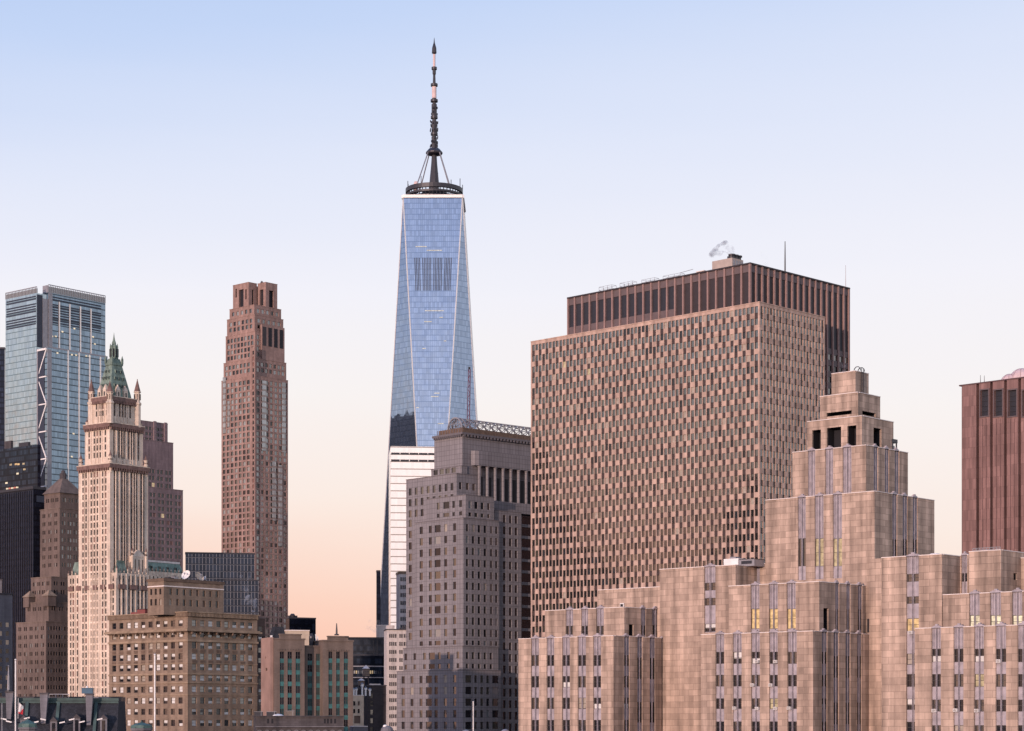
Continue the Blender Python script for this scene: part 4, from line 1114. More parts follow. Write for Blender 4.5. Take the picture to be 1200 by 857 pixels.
# sliver of another tower at the photo's left edge
b1_ = Bld('dark_glass_tower', 'sliver of a tall dark navy glass tower cut by the left photo edge', 5.4, 1494, 85, 'skyscraper')
m = MB(); m.box(-45, 0, 0, 115, 0, b1_.Z(409), 'navy'); b1_.part('wall', m)
m = MB(); m.box(-45.2, .2, -.2, 115, b1_.Z(409) + .004, b1_.Z(409) + 1.2, 'steel_dk'); b1_.part('parapet', m)
# built slab standing in for a dark reflection in the braced tower's glass
b3b_ = Bld('reflection_slab', 'dark slab with lit windows standing in for a reflection in the braced tower left face', 44, 1340, 40, 'office block')
a_ = b3b_.A(-30); zt = b3b_.Z(521); m = MB(); m.box(0, 2.4, 0, a_, 0, zt, 'bluedark'); b3b_.part('wall', m)
m = MB(); m.box(.3, 2, 10, 20, zt + .01, zt + 2.6, 'steel_dk'); b3b_.part('reflected_roof_bump', m)
m = MB(); m.box(.4, 2, a_ * .42, a_ * .42 + 7, zt + .01, zt + 5, 'dkstone'); b3b_.part('reflected_roof_bump', m)
for px_, py_, v in ((14, 545.5, 'lit_d'), (20, 545, 'lit'), (23, 545, 'lit'), (29, 544.5, 'lit_d'), (22, 556, 'lit_w'), (9, 567, 'lit_w'), (30, 551, 'lit_d')):
    u = b3b_.A(px_); z = b3b_.Z(py_, u); m = MB(); m.face([(-.08, u, z), (-.08, u, z + 1.1), (-.08, u + 2.4, z + 1.1), (-.08, u + 2.4, z)], v); b3b_.part('lit_window', m)
# black steel tower
b4_ = Bld('black_tower', 'black steel tower in front of the braced tower foot, at the left', 39, 1260, 42, 'office tower')
a_ = b4_.A(-25); zt = b4_.Z(573); bb = b4_.B(54)
m = MB(); m.box(0, bb, 0, a_, 0, zt, 'navy'); b4_.part('wall', m)
m = MB()
for i in range(30):
    u = a_ * i / 30; m.box(-.3, -.004, u, u + .35, 0, zt - 1, 'navyslot')
b4_.part('fin', m, 'stuff')
m = MB(); m.box(-.3, bb, -.3, a_, zt + .004, zt + 1.6, 'steel_dk'); b4_.part('parapet', m)
m = MB(); m.box(bb * .25, bb, -.2, -.004, b4_.Z(588), b4_.Z(580.5), 'navyslot'); b4_.part('louvre', m)
for k in range(5):
    u = a_ * (.28 + k * .045); m = MB(); m.box(-.5, .5, u, u + 1.0, zt + 1.61, zt + 2.5, 'lit_r' if k % 2 else 'lit_w'); b4_.part('roof_light', m)
# plain grey blocks at the left edge
for nm, lab, px, Y, yt, xl in (('grey_block', 'narrow plain grey stone block cut by the left photo edge, behind the mansard', 14.2, 880, 697, -30), ('grey_block', 'pale sliver of building at the very left edge, behind the narrow grey block', 2.2, 1215, 680, -25)):
    k = Bld(nm, lab, px, Y, 75 if xl == -30 else 70, 'building', glassmix=[('g_dark', 2), ('g_grey', 1)])
    ww = k.B(px + 1) ; zt = k.Z(yt); fa = 16
    k.tier('wall', -14, 0, 0, fa, 0, zt, 'stone_gd', (), grid([(-5.5, -4.2), (-2.6, -1.4)], rows(8, 16 if xl == -30 else 20, 3.7, 1.9)), .3, coping=('dkstone', .6, .3))
    k.finish()

# ============================================================ brown stepped tower with the pyramid roof
tb = Bld('stepped_brick_tower', 'brown brick tower with setbacks, pyramid cap and two small pointed corner turrets', 69.5, 1130, 42, 'tower', glassmix=[('g_dark', 4), ('g_grey', 2), ('g_pale', .8)])
def tb_t(xl, xc, xr, yt, a0, z0, nL, nR, pitch=4.55, wh=2.1, mat='brown_bk', pair=True, skipb=.0):
    b0 = tb.B(xc, a0); a1 = tb.A(xl, b0); b1 = tb.B(xr, a0); zt = tb.Z(yt, a0, b0)
    def cols(u0, u1, n):
        o = []
        for c0, c1 in even(u0, u1, n, 2.7, .8):
            o += [(c0, c0 + 1.1), (c1 - 1.1, c1)]
        return o
    n = int((zt - 2.4 - max(z0, 20)) / pitch); zr_ = [(zt - 2.2 - pitch * (i + 1) + (pitch - wh), zt - 2.2 - pitch * (i + 1) + pitch) for i in range(max(n, 0))]
    tb.tier('wall', b0, b1, a0, a1, z0, zt, mat, grid(cols(a0, a1, nL), zr_), grid(cols(b0, b1, nR), zr_), .3, coping=('pinkbrick', .5, .2), mix=None)
    return b0, b1, a0, a1, zt
l1 = tb_t(19, 54, 95, 729, 0, 0, 5, 6)
l2 = tb_t(30, 57, 95, 706, 1.5, l1[4], 4, 4)
l3 = tb_t(36.5, 60, 95, 676.5, 3.5, l2[4] - .1, 4, 4)
l4 = tb_t(47, 70, 100, 596, 8, l3[4], 3, 4)
l5 = tb_t(52, 70.5, 96, 578.5, 8.6, l4[4], 3, 3)
m = MB(); b0, b1, a0, a1, z = l5; e = .9; cm = ((b0 + b1) / 2, (a0 + a1) / 2); k = 1.6
zt = tb.Z(561.5, cm[1], cm[0])
m.prism([(b0 - e, a0 - e), (b1 + e, a0 - e), (b1 + e, a1 + e), (b0 - e, a1 + e)], z + .51, zt, 'pinkbrick', True, [(cm[0] - k, cm[1] - k), (cm[0] + k, cm[1] - k), (cm[0] + k, cm[1] + k), (cm[0] - k, cm[1] + k)]); tb.part('roof', m)
m = MB(); m.lathe(*cm, [(1.9, zt), (1.9, zt + 3), (1.2, zt + 3.2), (1.0, zt + 4.6), (.05, zt + 5)], 'dkstone', 8); tb.part('finial', m)
for (bx_, ay_) in ((l2[0] + 1.5, l2[2] + 1.5), (l2[0] + 1.5, l2[3] - 2)):
    m = MB(); m.box(bx_ - 2.6, bx_ + 2.6, ay_ - 2.6, ay_ + 2.6, l2[4] - 2, l2[4] + 3.5, 'brown_bk'); m.prism([(bx_ - 3.1, ay_ - 3.1), (bx_ + 3.1, ay_ - 3.1), (bx_ + 3.1, ay_ + 3.1), (bx_ - 3.1, ay_ + 3.1)], l2[4] + 3.51, l2[4] + 7.0, 'tan_stone', True, [(bx_ - .1, ay_ - .1), (bx_ + .1, ay_ - .1), (bx_ + .1, ay_ + .1), (bx_ - .1, ay_ + .1)]); tb.part('turret', m)
tb.finish(100)

# ============================================================ white gothic tower with the green crown
wo = Bld('gothic_tower', 'cream terracotta gothic tower with a green copper pyramid crown and corner turrets', 129.5, 1080, 38.5, 'skyscraper', hide=[(127, 720, 303, 860), (173, 680, 300, 860)], glassmix=[('g_dark', 3), ('g_grey', 1.6), ('brownw', 1)])
def groups(u0, u1, pat, w, gap, edge):
    """window columns in groups, e.g. (2,3,2), between piers"""
    n = sum(pat); inner = u1 - u0 - 2 * edge - gap * (len(pat) - 1); p = inner / n; o = []; u = u0 + edge
    for k in pat:
        for i in range(k): o.append((u + p * (i + .5) - w / 2, u + p * (i + .5) + w / 2))
        u += p * k + gap
    return o
def wo_t(xl, xc, xr, yt, a0, yb, pL, pR, pitch=3.75, wh=2.75, canopy=None, rib=True, w=1.15, gap=1.7, edge=2.2, tall=False, z0=None):
    b0 = wo.B(xc, a0); a1 = wo.A(xl, b0); b1 = wo.B(xr, a0); zt = wo.Z(yt, a0, b0); zb = wo.Z(yb, a0, b0) if z0 is None else z0
    cl, cr = groups(a0, a1, pL, w, gap, edge), groups(b0, b1, pR, w, gap, edge)
    top = zt - (3.6 if canopy else 1.2); n = int((top - max(zb, 20)) / pitch)
    zr_ = [(top - pitch * (i + 1) + .5, top - pitch * (i + 1) + .5 + wh) for i in range(n)]
    if tall: zr_ = [(top - pitch * (i + 1) + .35, top - pitch * (i + 1) + .35 + pitch - .7) for i in range(n)]
    zlo, zhi = (zr_[-1][0] - .3, zr_[0][1] + .3) if zr_ else (zb, zt)
    wo.tier('wall', b0, b1, a0, a1, zb, zt, 'terra', grid(cl, zr_), [(c[0], c[1], zlo, zhi) for c in cr], .55, rmat='terra', auto=False)
    for c in cl:
        for q in zr_: wo.win('L', b0 + .5, c[0], c[1], q[0], q[1])
    for c in cr:
        m = MB(); zz_ = zlo; um_ = (c[0] + c[1]) / 2; m.box(um_ - .06, um_ + .06, a0 + .36, a0 + .42, zlo, zhi, 'terra_sp')
        for q in sorted(zr_) + [(zhi, zhi)]:
            if q[0] - zz_ > .05: m.face([(c[0], a0 + .4, zz_), (c[1], a0 + .4, zz_), (c[1], a0 + .4, q[0]), (c[0], a0 + .4, q[0])], 'terra_sp')
            zz_ = q[1]
        for q in zr_: wo.win('R', a0 + .5, c[0], c[1], q[0], q[1])
        wo.part('spandrel', m)
    if rib:
        for side, c, cols, (e0, e1) in (('L', b0, cl, (a0, a1)), ('R', a0, cr, (b0, b1))):
            mids = [(p[1] + q[0]) / 2 for p, q in zip(cols, cols[1:])]
            for u in mids:
                m = MB()
                if side == 'L': m.box(c - .35, c - .003, u - .18, u + .18, zb + .5, zt - .4, 'terra')
                else: m.box(u - .18, u + .18, c - .35, c - .003, zb + .5, zt - .4, 'terra')
                wo.part('rib', m)
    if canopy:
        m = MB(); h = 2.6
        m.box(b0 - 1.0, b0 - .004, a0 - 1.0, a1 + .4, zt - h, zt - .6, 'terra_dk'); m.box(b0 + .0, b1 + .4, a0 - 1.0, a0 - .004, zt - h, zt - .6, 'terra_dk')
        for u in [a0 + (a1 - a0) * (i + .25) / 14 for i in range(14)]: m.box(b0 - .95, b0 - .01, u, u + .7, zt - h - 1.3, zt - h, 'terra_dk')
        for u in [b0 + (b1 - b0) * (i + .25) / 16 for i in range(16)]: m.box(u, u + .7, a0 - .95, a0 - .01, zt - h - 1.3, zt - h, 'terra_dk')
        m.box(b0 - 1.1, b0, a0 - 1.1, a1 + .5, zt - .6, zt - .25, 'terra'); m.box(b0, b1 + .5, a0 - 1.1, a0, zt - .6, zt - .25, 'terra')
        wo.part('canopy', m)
    return b0, b1, a0, a1, zt
def pinnacle(b, a, z0, z1, r, mat='terra', capmat='terra_dk', name='turret'):
    m = MB(); hcap = (z1 - z0) * .27
    m.lathe(b, a, [(r, z0), (r, z0 + (z1 - z0) * .45), (r * 1.2, z0 + (z1 - z0) * .47), (r * 1.2, z0 + (z1 - z0) * .5), (r * .85, z0 + (z1 - z0) * .52), (r * .85, z1 - hcap - .5), (r * 1.1, z1 - hcap - .3), (r * 1.1, z1 - hcap)], mat, 8, rad(22.5))
    m.lathe(b, a, [(r * 1.0, z1 - hcap), (r * .12, z1 - .8), (.22, z1 - .5), (.02, z1)], capmat, 8, rad(22.5))
    for i in range(8):
        t = rad(45 * i); zz_ = z0 + (z1 - z0) * .56
        m.box(b + r * .86 * math.cos(t) - .16, b + r * .86 * math.cos(t) + .16, a + r * .86 * math.sin(t) - .16, a + r * .86 * math.sin(t) + .16, zz_, z1 - hcap - 1.2, 'frame_br')
    return wo.part(name, m)
w5 = wo_t(92.2, 129, 173.5, 542, 0, 700, (2, 3, 2), (2, 3, 3, 2), canopy=True, z0=0)
w4 = wo_t(99.5, 128.5, 167.5, 494, 1.8, 542, (1, 3, 1), (1, 3, 3, 1), canopy=True, z0=w5[4] - .01)
w3 = wo_t(109, 129, 158, 463, 2.3, 494, (1, 3, 1), (1, 3, 1), canopy=True, z0=w4[4] - .01, pitch=3.6)
# turrets on the two upper shoulders
for tier_, tip, r in ((w5, 530, 1.1), (w4, 489, .9)):
    b0, b1, a0, a1, z = tier_
    for (b, a) in ((b0 + .8, a1 - .8), (b0 + .8, a0 + .8), (b1 - .8, a0 + .8)): pinnacle(b, a, z - 5, z + 6.5 if tier_ is w5 else z + 3.5, r)
b0, b1, a0, a1, z = w3
for (b, a, yt) in ((b0 + .2, a1 + 1.5, 444.5), (b0 - .6, a0 - .6, 446), (b1 + 1.9, a0 + .2, 444)):
    pinnacle(b, a, w4[4] - 1, wo.Z(yt, a, b), 1.85)
# gabled dormers between turrets, green pyramid, lantern, spire
for side in 'LR':
    for f in (.36, .66):
        m = MB(); u = (a0 + (a1 - a0) * f) if side == 'L' else (b0 + (b1 - b0) * f)
        if side == 'L': m.box(b0 + .3, b0 + 2.6, u - 1.2, u + 1.2, z - .3, z + 3.2, 'terra'); m.prism([(b0 + .2, u - 1.3), (b0 + 2.7, u - 1.3), (b0 + 2.7, u + 1.3), (b0 + .2, u + 1.3)], z + 3.21, z + 6.2, 'terra', True, [(b0 + .9, u - .05), (b0 + 2, u - .05), (b0 + 2, u + .05), (b0 + .9, u + .05)]); m.box(b0 + .24, b0 + .3, u - .5, u + .5, z, z + 2.4, 'g_dark')
        else: m.box(u - 1.2, u + 1.2, a0 + .3, a0 + 2.6, z - .3, z + 3.2, 'terra'); m.prism([(u - 1.3, a0 + .2), (u + 1.3, a0 + .2), (u + 1.3, a0 + 2.7), (u - 1.3, a0 + 2.7)], z + 3.21, z + 6.2, 'terra', True, [(u - .05, a0 + .9), (u + .05, a0 + .9), (u + .05, a0 + 2), (u - .05, a0 + 2)]); m.box(u - .5, u + .5, a0 + .24, a0 + .3, z, z + 2.4, 'g_dark')
        wo.part('dormer', m)
cb_, ca_ = (b0 + b1) / 2, (a0 + a1) / 2
def sq(r0, r1, t=.0):
    return [(cb_ - r0, ca_ - r1), (cb_ + r0, ca_ - r1), (cb_ + r0, ca_ + r1), (cb_ - r0, ca_ + r1)]
rb, ra = (b1 - b0) / 2 - 1.2, (a1 - a0) / 2 - 1.2
zp1 = wo.Z(429, ca_, cb_); zp0 = z
m = MB(); m.prism(sq(rb, ra), zp0 - .2, zp0 + 2.0, 'copper', False, sq(rb * .95, ra * .95)); m.prism(sq(rb * .95, ra * .95), zp0 + 2.0, zp1, 'copper', False, sq(rb * .46, ra * .46)); wo.part('roof', m)
for j, kk in ((1, .22), (2, .48), (3, .72)):
    for side in 'LR':
        for i in range(4 - j + 1):
            s_ = 1 - kk * .52; zq = zp0 + 2 + (zp1 - zp0 - 2) * kk; f = (i + .5) / (4 - j + 1) * 2 - 1; m = MB()
            if side == 'L': x, y = cb_ - rb * .95 * s_ - .1, ca_ + f * ra * .75 * s_; m.box(x - .5, x + .8, y - .5, y + .5, zq, zq + 1.5, 'copper'); m.box(x - .55, x - .5, y - .3, y + .3, zq + .2, zq + 1.2, 'void')
            else: x, y = cb_ + f * rb * .75 * s_, ca_ - ra * .95 * s_ - .1; m.box(x - .5, x + .5, y - .5, y + .8, zq, zq + 1.5, 'copper'); m.box(x - .3, x + .3, y - .55, y - .5, zq + .2, zq + 1.2, 'void')
            wo.part('dormer', m)
m = MB(); rg = rb * .52; m.prism(sq(rg, ra * .52), zp1, zp1 + 1.0, 'copper'); m.prism(sq(rb * .44, ra * .44), zp1 + 1, wo.Z(421, ca_, cb_), 'copper', False, sq(rb * .34, ra * .34)); wo.part('gallery', m)
for sx in (-1, 1):
    for sy in (-1, 1):
        m = MB(); x, y = cb_ + sx * rg * .9, ca_ + sy * ra * .47; m.box(x - .45, x + .45, y - .45, y + .45, zp1 + 1, wo.Z(421, ca_, cb_), 'copper'); m.lathe(x, y, [(.6, wo.Z(421, ca_, cb_)), (.05, wo.Z(417, ca_, cb_))], 'copper', 6); wo.part('pinnacle', m)
zl_ = wo.Z(421, ca_, cb_); zl2 = wo.Z(407, ca_, cb_); r = rb * .27
m = MB(); m.lathe(cb_, ca_, [(r, zl_), (r, zl2), (r * 1.1, zl2), (r * 1.0, zl2 + .8), (r * .62, wo.Z(404.5, ca_, cb_)), (r * .58, wo.Z(402, ca_, cb_)), (r * .34, wo.Z(399, ca_, cb_)), (r * .16, wo.Z(395, ca_, cb_)), (.06, wo.Z(390, ca_, cb_))], 'copper', 8, rad(22.5))
for i in range(8):
    t = rad(45 * i + 22.5); x, y = cb_ + r * math.cos(t), ca_ + r * math.sin(t); m.lathe(x, y, [(.42, zl_), (.36, zl2 + .3), (.05, zl2 + 1.8)], 'copper', 6)
    t = rad(45 * i); x, y = cb_ + r * .93 * math.cos(t), ca_ + r * .93 * math.sin(t); m.box(x - .45, x + .45, y - .45, y + .45, zl_ + 1, zl2 - 1, 'void')
wo.part('lantern', m)
# lower wings with green roofs
x5 = w5
wbl = wo_t(79.5, 136, 175, 671, -4, 860, (2, 2, 3, 3, 2, 2), (2, 2, 3), z0=0, edge=1.2, gap=1.2, canopy=False)
b0, b1, a0, a1, z = wbl
m = MB(); zc_w = wo.Z(690, a0, b0)
for u0, n in ((a0, 6),):
    for i in range(n):
        u = a0 + (a1 - a0) * (i + .5) / n; m.box(b0 - .9, b0 - .36, u - 1.9, u + 1.9, zc_w, zc_w + 2.4, 'terra_dk')
for i in range(3):
    u = b0 + (b1 - b0) * (i + .5) / 3; m.box(u - 2.4, u + 2.4, a0 - .9, a0 - .36, zc_w, zc_w + 2.4, 'terra_dk')
wo.part('canopy', m, 'stuff')
for i in range(14):
    u = a0 + (a1 - a0) * (i + .0) / 13; pinnacle(b0 + .5, u, z - 3, z + 2.6 + (1.4 if i % 3 == 0 else 0), .45, name='pinnacle')
for i in range(9):
    u = b0 + (b1 - b0) * (i + .3) / 9; pinnacle(u, a0 + .5, z - 3, z + 2.6 + (1.4 if i % 3 == 0 else 0), .45, name='pinnacle')
def hip(bx0, bx1, ay0, ay1, z0, z1, ins):
    m = MB(); m.prism([(bx0, ay0), (bx1, ay0), (bx1, ay1), (bx0, ay1)], z0, z1, 'copper', False, [(bx0 + ins, ay0 + ins), (bx1 - ins, ay0 + ins), (bx1 - ins, ay1 - ins), (bx0 + ins, ay1 - ins)]); return wo.part('roof', m)
hip(b0 + 1.2, b0 + 9, a0 + 1.2, -.3, z - .2, wo.Z(656, a0, b0), 1.5)
hip(b0 + 1.2, b0 + 8, w5[3] + .5, a1 - 1, z - .2, wo.Z(659, a1, b0), 1.4)
# gabled bay in front of the right face and the long green wing roof behind the brown building
g0 = wo.B(155, -2.2); g1 = wo.B(171, -2.2); zg = wo.Z(652, -2.2, g0)
wo.tier('wall', g0, g1, -2.2, -.004, wbl[4] - 1, zg, 'terra', (), grid(even(g0, g1, 3, .9, .8), [(wbl[4] + 1, zg - 1.5)]), .4)
m = MB(); m.prism([(g0, -2.3), (g1, -2.3), (g1, -.1), (g0, -.1)], zg + .01, wo.Z(644, -2, g0), 'terra', True, [((g0 + g1) / 2 - .3, -1.6), ((g0 + g1) / 2 + .3, -1.6), ((g0 + g1) / 2 + .3, -.4), ((g0 + g1) / 2 - .3, -.4)]); wo.part('gable', m)
for u in (g0, g1): pinnacle(u, -2.3, zg - 6, zg + 6, .6, name='pinnacle')
bw0, bw1 = wo.B(172, 4), wo.B(216, 4); zw = wo.Z(669, 4, bw0)
wo.tier('wall', bw0, bw1, 4, 24, 0, zw, 'terra', (), grid(even(bw0, bw1, 9, 1.0, .5), rows(zw - 9, 2, 4, 2.4)), .4)
m = MB(); m.prism([(bw0, 4.2), (bw1, 4.2), (bw1, 24), (bw0, 24)], zw + .01, wo.Z(657.5, 4, bw0), 'copper', False, [(bw0, 7), (bw1 - .8, 7), (bw1 - .8, 20), (bw0, 20)]); wo.part('roof', m)
m = MB(); zrr = wo.Z(657.5, 4, bw0); m.box(bw0, bw1 - .6, 6.7, 7.0, zrr - .1, zrr + .9, 'coping'); wo.part('ridge', m)
for i in range(4):
    u = bw0 + (bw1 - bw0) * (i + .7) / 4.6; m = MB(); m.box(u - .6, u + .6, 4.6, 6.5, zw + 1.2, zw + 3, 'copper'); m.box(u - .4, u + .4, 4.55, 4.6, zw + 1.4, zw + 2.7, 'void'); wo.part('dormer', m)
for i in range(10):
    u = bw0 + (bw1 - bw0) * (i + .5) / 10; pinnacle(u, 4.1, zw - 2, zw + 2.6, .42, name='pinnacle')
wo.finish(100)

# ============================================================ mauve brown tower behind the gothic one
br_ = Bld('brown_tower', 'mauve brown office tower with stepped right shoulder, just right of the gothic tower', 163, 1330, 42, 'office tower', hide=[(0, 640, 1200, 860), (0, 0, 167, 860)], glassmix=[('g_dark', 6), ('brownw', .8), ('lit_d', .04)])
def br_t(x1, yt, a0, z0, nc, pitch=4.3, wh=2.6, blank=0):
    b1 = br_.B(x1, a0); zt = br_.Z(yt, a0, 10); n = int((zt - blank - 1.5 - 90) / pitch)
    zr_ = [(zt - blank - 1.5 - pitch * (i + 1), zt - blank - 1.5 - pitch * (i + 1) + wh) for i in range(n)]
    cols = []
    for c0, c1 in even(0, b1, nc, 5.0, .6): cols += [(c0, c0 + 2.3), (c1 - 2.3, c1)]
    br_.tier('wall', 0, b1, a0, a0 + 30, z0, zt, 'brown_gr', (), grid(cols, zr_), .4, coping=('brown_gr', .4, .15))
    return b1, zt
s1 = br_t(214.4, 571.5, 0, 0, 5)
s2_ = br_t(203, 516.5, .8, s1[1], 4, blank=15)
s3_ = br_t(196.5, 494.5, 2.5, s2_[1], 4, pitch=3.6, wh=1.9)
for px_ in (181, 193.5): u = br_.B(px_, 2.5); m = MB(); m.box(u - 1, u + 1, 1.6, 2.49, s2_[1], s3_[1] + .8, 'brown_gr'); br_.part('pier', m)
br_.finish(100)

# dark glass block with pale fins
gd = Bld('finned_glass_block', 'low dark glass block with close pale vertical fins, beside the pink residential tower', 217.5, 1150, 80, 'office block')
b_ = gd.B(298.3); zt = gd.Z(649); m = MB(); m.box(0, b_, 0, 6, 0, zt, 'stripe'); gd.part('wall', m)
m = MB(); m.box(-.2, b_ + .2, -.2, 6, zt + .004, zt + .9, 'steel_dk'); gd.part('parapet', m)
b2g0, b2g1 = gd.B(254, -3), gd.B(303.3, -3); z2g = gd.Z(681, -3, b2g1); m = MB(); m.box(b2g0, b2g1, -3, -.004, 0, z2g, 'stripe'); m.box(b_ + .01, b2g1, 0, 6, 0, z2g, 'stripe'); gd.part('wall', m)
m = MB(); m.box(b2g0 - .1, b2g1 + .1, -3.2, -.01, z2g + .004, z2g + .7, 'steel_dk'); gd.part('parapet', m)

# ============================================================ pink residential tower
pk = Bld('residential_tower', 'slender pink stone residential tower with stepped crown, standing alone against the sky', 299, 1230, 42.5, 'skyscraper', hide=[(0, 649, 298, 860), (0, 745, 400, 860)], glassmix=[('g_grey', 4), ('g_pale', 2.2), ('g_dark', 2), ('g_blue', 1.5)])
PS = 'pinkstone'; FHp = 3.42
def pk_t(xl, xc, xr, yt, a0, z0, cL, cR, mix=None, dep=.4, wf=.56, blank=1.2, voids=None, wh=2.35):
    b0 = pk.B(xc, a0); a1 = pk.A(xl, b0); b1 = pk.B(xr, a0); zt = pk.Z(yt, a0, b0)
    n = int((zt - blank - max(z0, 50)) / FHp)
    zr_ = [(zt - blank - FHp * (i + 1) + .4, zt - blank - FHp * (i + 1) + .4 + wh) for i in range(max(n, 0))]
    hl = [] if cL is None else grid([(a0 + (a1 - a0) * f0, a0 + (a1 - a0) * f1) for f0, f1 in cL], zr_)
    hr = [] if cR is None else grid([(b0 + (b1 - b0) * f0, b0 + (b1 - b0) * f1) for f0, f1 in cR], zr_)
    pk.tier('wall', b0, b1, a0, a1, z0, zt, PS, hl, hr, dep, mix=mix, coping=(PS, .35, .12))
    return b0, b1, a0, a1, zt
e = lambda n, w, m=.06: [(x0, x1) for x0, x1 in even(0, 1, n, w, m)]
# from the body upward; the near corner is a notch, so two corner bays stand beside it
p0 = pk_t(259.5, 299, 337.5, 440.5, 0, 0, e(8, .078, .02), e(7, .088, .02))
p1_ = pk_t(262, 299, 335.5, 420, 1.2, p0[4], e(8, .078, .03), e(7, .088, .03))
p2_ = pk_t(264.5, 299, 333, 388.5, 2.2, p1_[4], e(8, .078, .04), e(7, .088, .04))
p3_ = pk_t(266, 298.5, 332, 369, 3.2, p2_[4], e(6, .085, .06), e(5, .10, .06))
p4_ = pk_t(269, 298, 329.5, 357.5, 4.2, p3_[4], e(5, .09, .06), e(5, .10, .06))
def crownblock(xl, xc, xr, yt, a0, z0, vl, vr):
    b0 = pk.B(xc, a0); a1 = pk.A(xl, b0); b1 = pk.B(xr, a0); zt = pk.Z(yt, a0, b0); mb = MB()
    H = lambda lst, u0, u1: [(u0 + (u1 - u0) * f0, u0 + (u1 - u0) * f1, z0 + (zt - z0) * g0, z0 + (zt - z0) * g1) for f0, f1, g0, g1 in lst]
    hl, hr = H(vl, a0, a1), H(vr, b0, b1)
    pk.tier('crown', b0, b1, a0, a1, z0, zt, PS, hl, hr, 1.2, auto=False, coping=(PS, .4, .1))
    for h in hl: m = MB(); m.face([(b0 + 1.19, h[0], h[2]), (b0 + 1.19, h[0], h[3]), (b0 + 1.19, h[1], h[3]), (b0 + 1.19, h[1], h[2])], 'void'); pk.part('opening', m)
    for h in hr: m = MB(); m.face([(h[0], a0 + 1.19, h[2]), (h[1], a0 + 1.19, h[2]), (h[1], a0 + 1.19, h[3]), (h[0], a0 + 1.19, h[3])], 'void'); pk.part('opening', m)
    return b0, b1, a0, a1, zt
c1 = crownblock(273, 291.3, 301, 331.3, 12, p4_[4], [(.12, .22, .35, .75), (.32, .62, .04, .78), (.74, .84, .5, .85)], [(.4, .62, .12, .75)])
c2 = crownblock(302, 311.3, 325, 331.3, 4.6, p4_[4], [(.3, .75, .1, .75)], [(.3, .68, .04, .72)])
m = MB(); m.box(c1[0] + 1.5, c2[1] - 1, c1[2] + 1.6, c1[3] - 1, p4_[4], c1[4] - .8, PS); pk.part('crown', m)
# tall dark loggia bay on the right face, and proud corner bays with glass columns
zl0_, zl1_ = pk.Z(406, 2, 10), pk.Z(384, 2, 10); lb0, lb1 = pk.B(307, 1.0), pk.B(333.5, 1.0)
pk.tier('wall', lb0, lb1, 1.0, 2.19, p1_[4], zl1_ + 1.4, PS, (), [], .8)
for i in range(4):
    u0 = lb0 + (lb1 - lb0) * (.03 + i * .25); m = MB(); m.box(u0, u0 + (lb1 - lb0) * .15, .9, .98, zl0_, zl1_, 'void' if i else 'brownlouv'); pk.part('loggia', m)
for x0, x1, yt, aoff in ((293, 298.6, 363.5, -1.0), ):
    u0, u1 = pk.A(298.6, -1.0), pk.A(293, -1.0)
    z1 = pk.Z(407, 0, 0)
    zr_ = [(z1 - 1.4 - FHp * (i + 1) + .4, z1 - 1.4 - FHp * (i + 1) + 2.6) for i in range(60)]
    pk.tier('wall', -1.0, -.004, u0, u1, 0, z1, PS, grid([(u0 + .7, u0 + 2.1)], zr_), (), .4, mix=[('g_dark', 3), ('brownw', 2)])
u0, u1 = pk.B(301.5, -1.0), pk.B(311.5, -1.0)
for x0, x1, ya, yb in ((307.5, 312.5, 446, 528), (331, 335, 448, 530), (319.5, 323.5, 540, 610), (326.5, 331, 545, 640)):
    b0, b1 = pk.B(x0, -.5), pk.B(x1, -.5); zb = pk.Z(yb, 0, b0); zt = pk.Z(ya, 0, b0)
    m = MB(); m.box(b0, b1, -.35, -.004, zb, zt, 'glassbay'); pk.part('glass_bay', m)
for x0, x1, ya, yb in ((261, 264.5, 442, 508), (266.5, 269, 470, 500)):
    a0, a1 = pk.A(x1, -.3), pk.A(x0, -.3); m = MB(); m.box(-.35, -.004, a0, a1, pk.Z(yb, a0, 0), pk.Z(ya, a0, 0), 'glassbay'); pk.part('glass_bay', m)
m = MB(); m.lathe(c1[0] + 12, c1[2] + 2, [(.8, c1[4] - .8), (.8, c1[4] + 2.5), (.05, c1[4] + 3.2)], 'dkstone', 8); pk.part('vent', m)
pk.finish(100)

# ============================================================ tan brick municipal block with dishes
tn = Bld('tan_brick_block', 'wide tan brick office block with heavy cornice and satellite dishes on its penthouse', 220, 640, 41, 'office block',
         glassmix=[('half', 3), ('blind', 2.2), ('low', 1), ('g_dark', 2.4), ('g_grey', 2), ('blind2', 1)])
at = tn.A(127.8); bt = tn.B(301.5); zt = tn.Z(720.5)
cL, cR = even(0, at, 10, 1.95, 1.6, .8), even(0, bt, 8, 1.95, 1.0, 1.2)
ry = [(728.5, 735.5), (741.5, 748), (753.8, 761.2), (766.8, 774), (779, 786.2), (791.8, 798.6), (804.7, 811.8), (817.8, 825), (830.8, 837.8), (843.8, 851), (857, 864)]
zr_ = [(tn.Z(y1, 8, 8), tn.Z(y0, 8, 8)) for y0, y1 in ry]
tn.tier('wall', 0, bt, 0, at, 0, zt, 'tan_brick', grid(cL, zr_), grid(cR, zr_), .35, st='sash')
def band(y0, y1, pr, mat, name='band'):
    m = MB(); za, zb = tn.Z(y1), tn.Z(y0)
    m.box(-pr, -.004, -pr, at + pr * .5, za, zb, mat); m.box(.0, bt + pr * .5, -pr, -.004, za, zb, mat); return tn.part(name, m)
band(717.8, 722.5, .5, 'tan_dark', 'cornice'); band(716.6, 717.7, .8, 'tan_stone', 'cornice')
band(736.6, 737.6, .9, 'tan_stone', 'cornice'); band(737.7, 739.8, 1.5, 'tan_stone', 'cornice'); band(739.9, 741, .5, 'tan_dark', 'cornice')
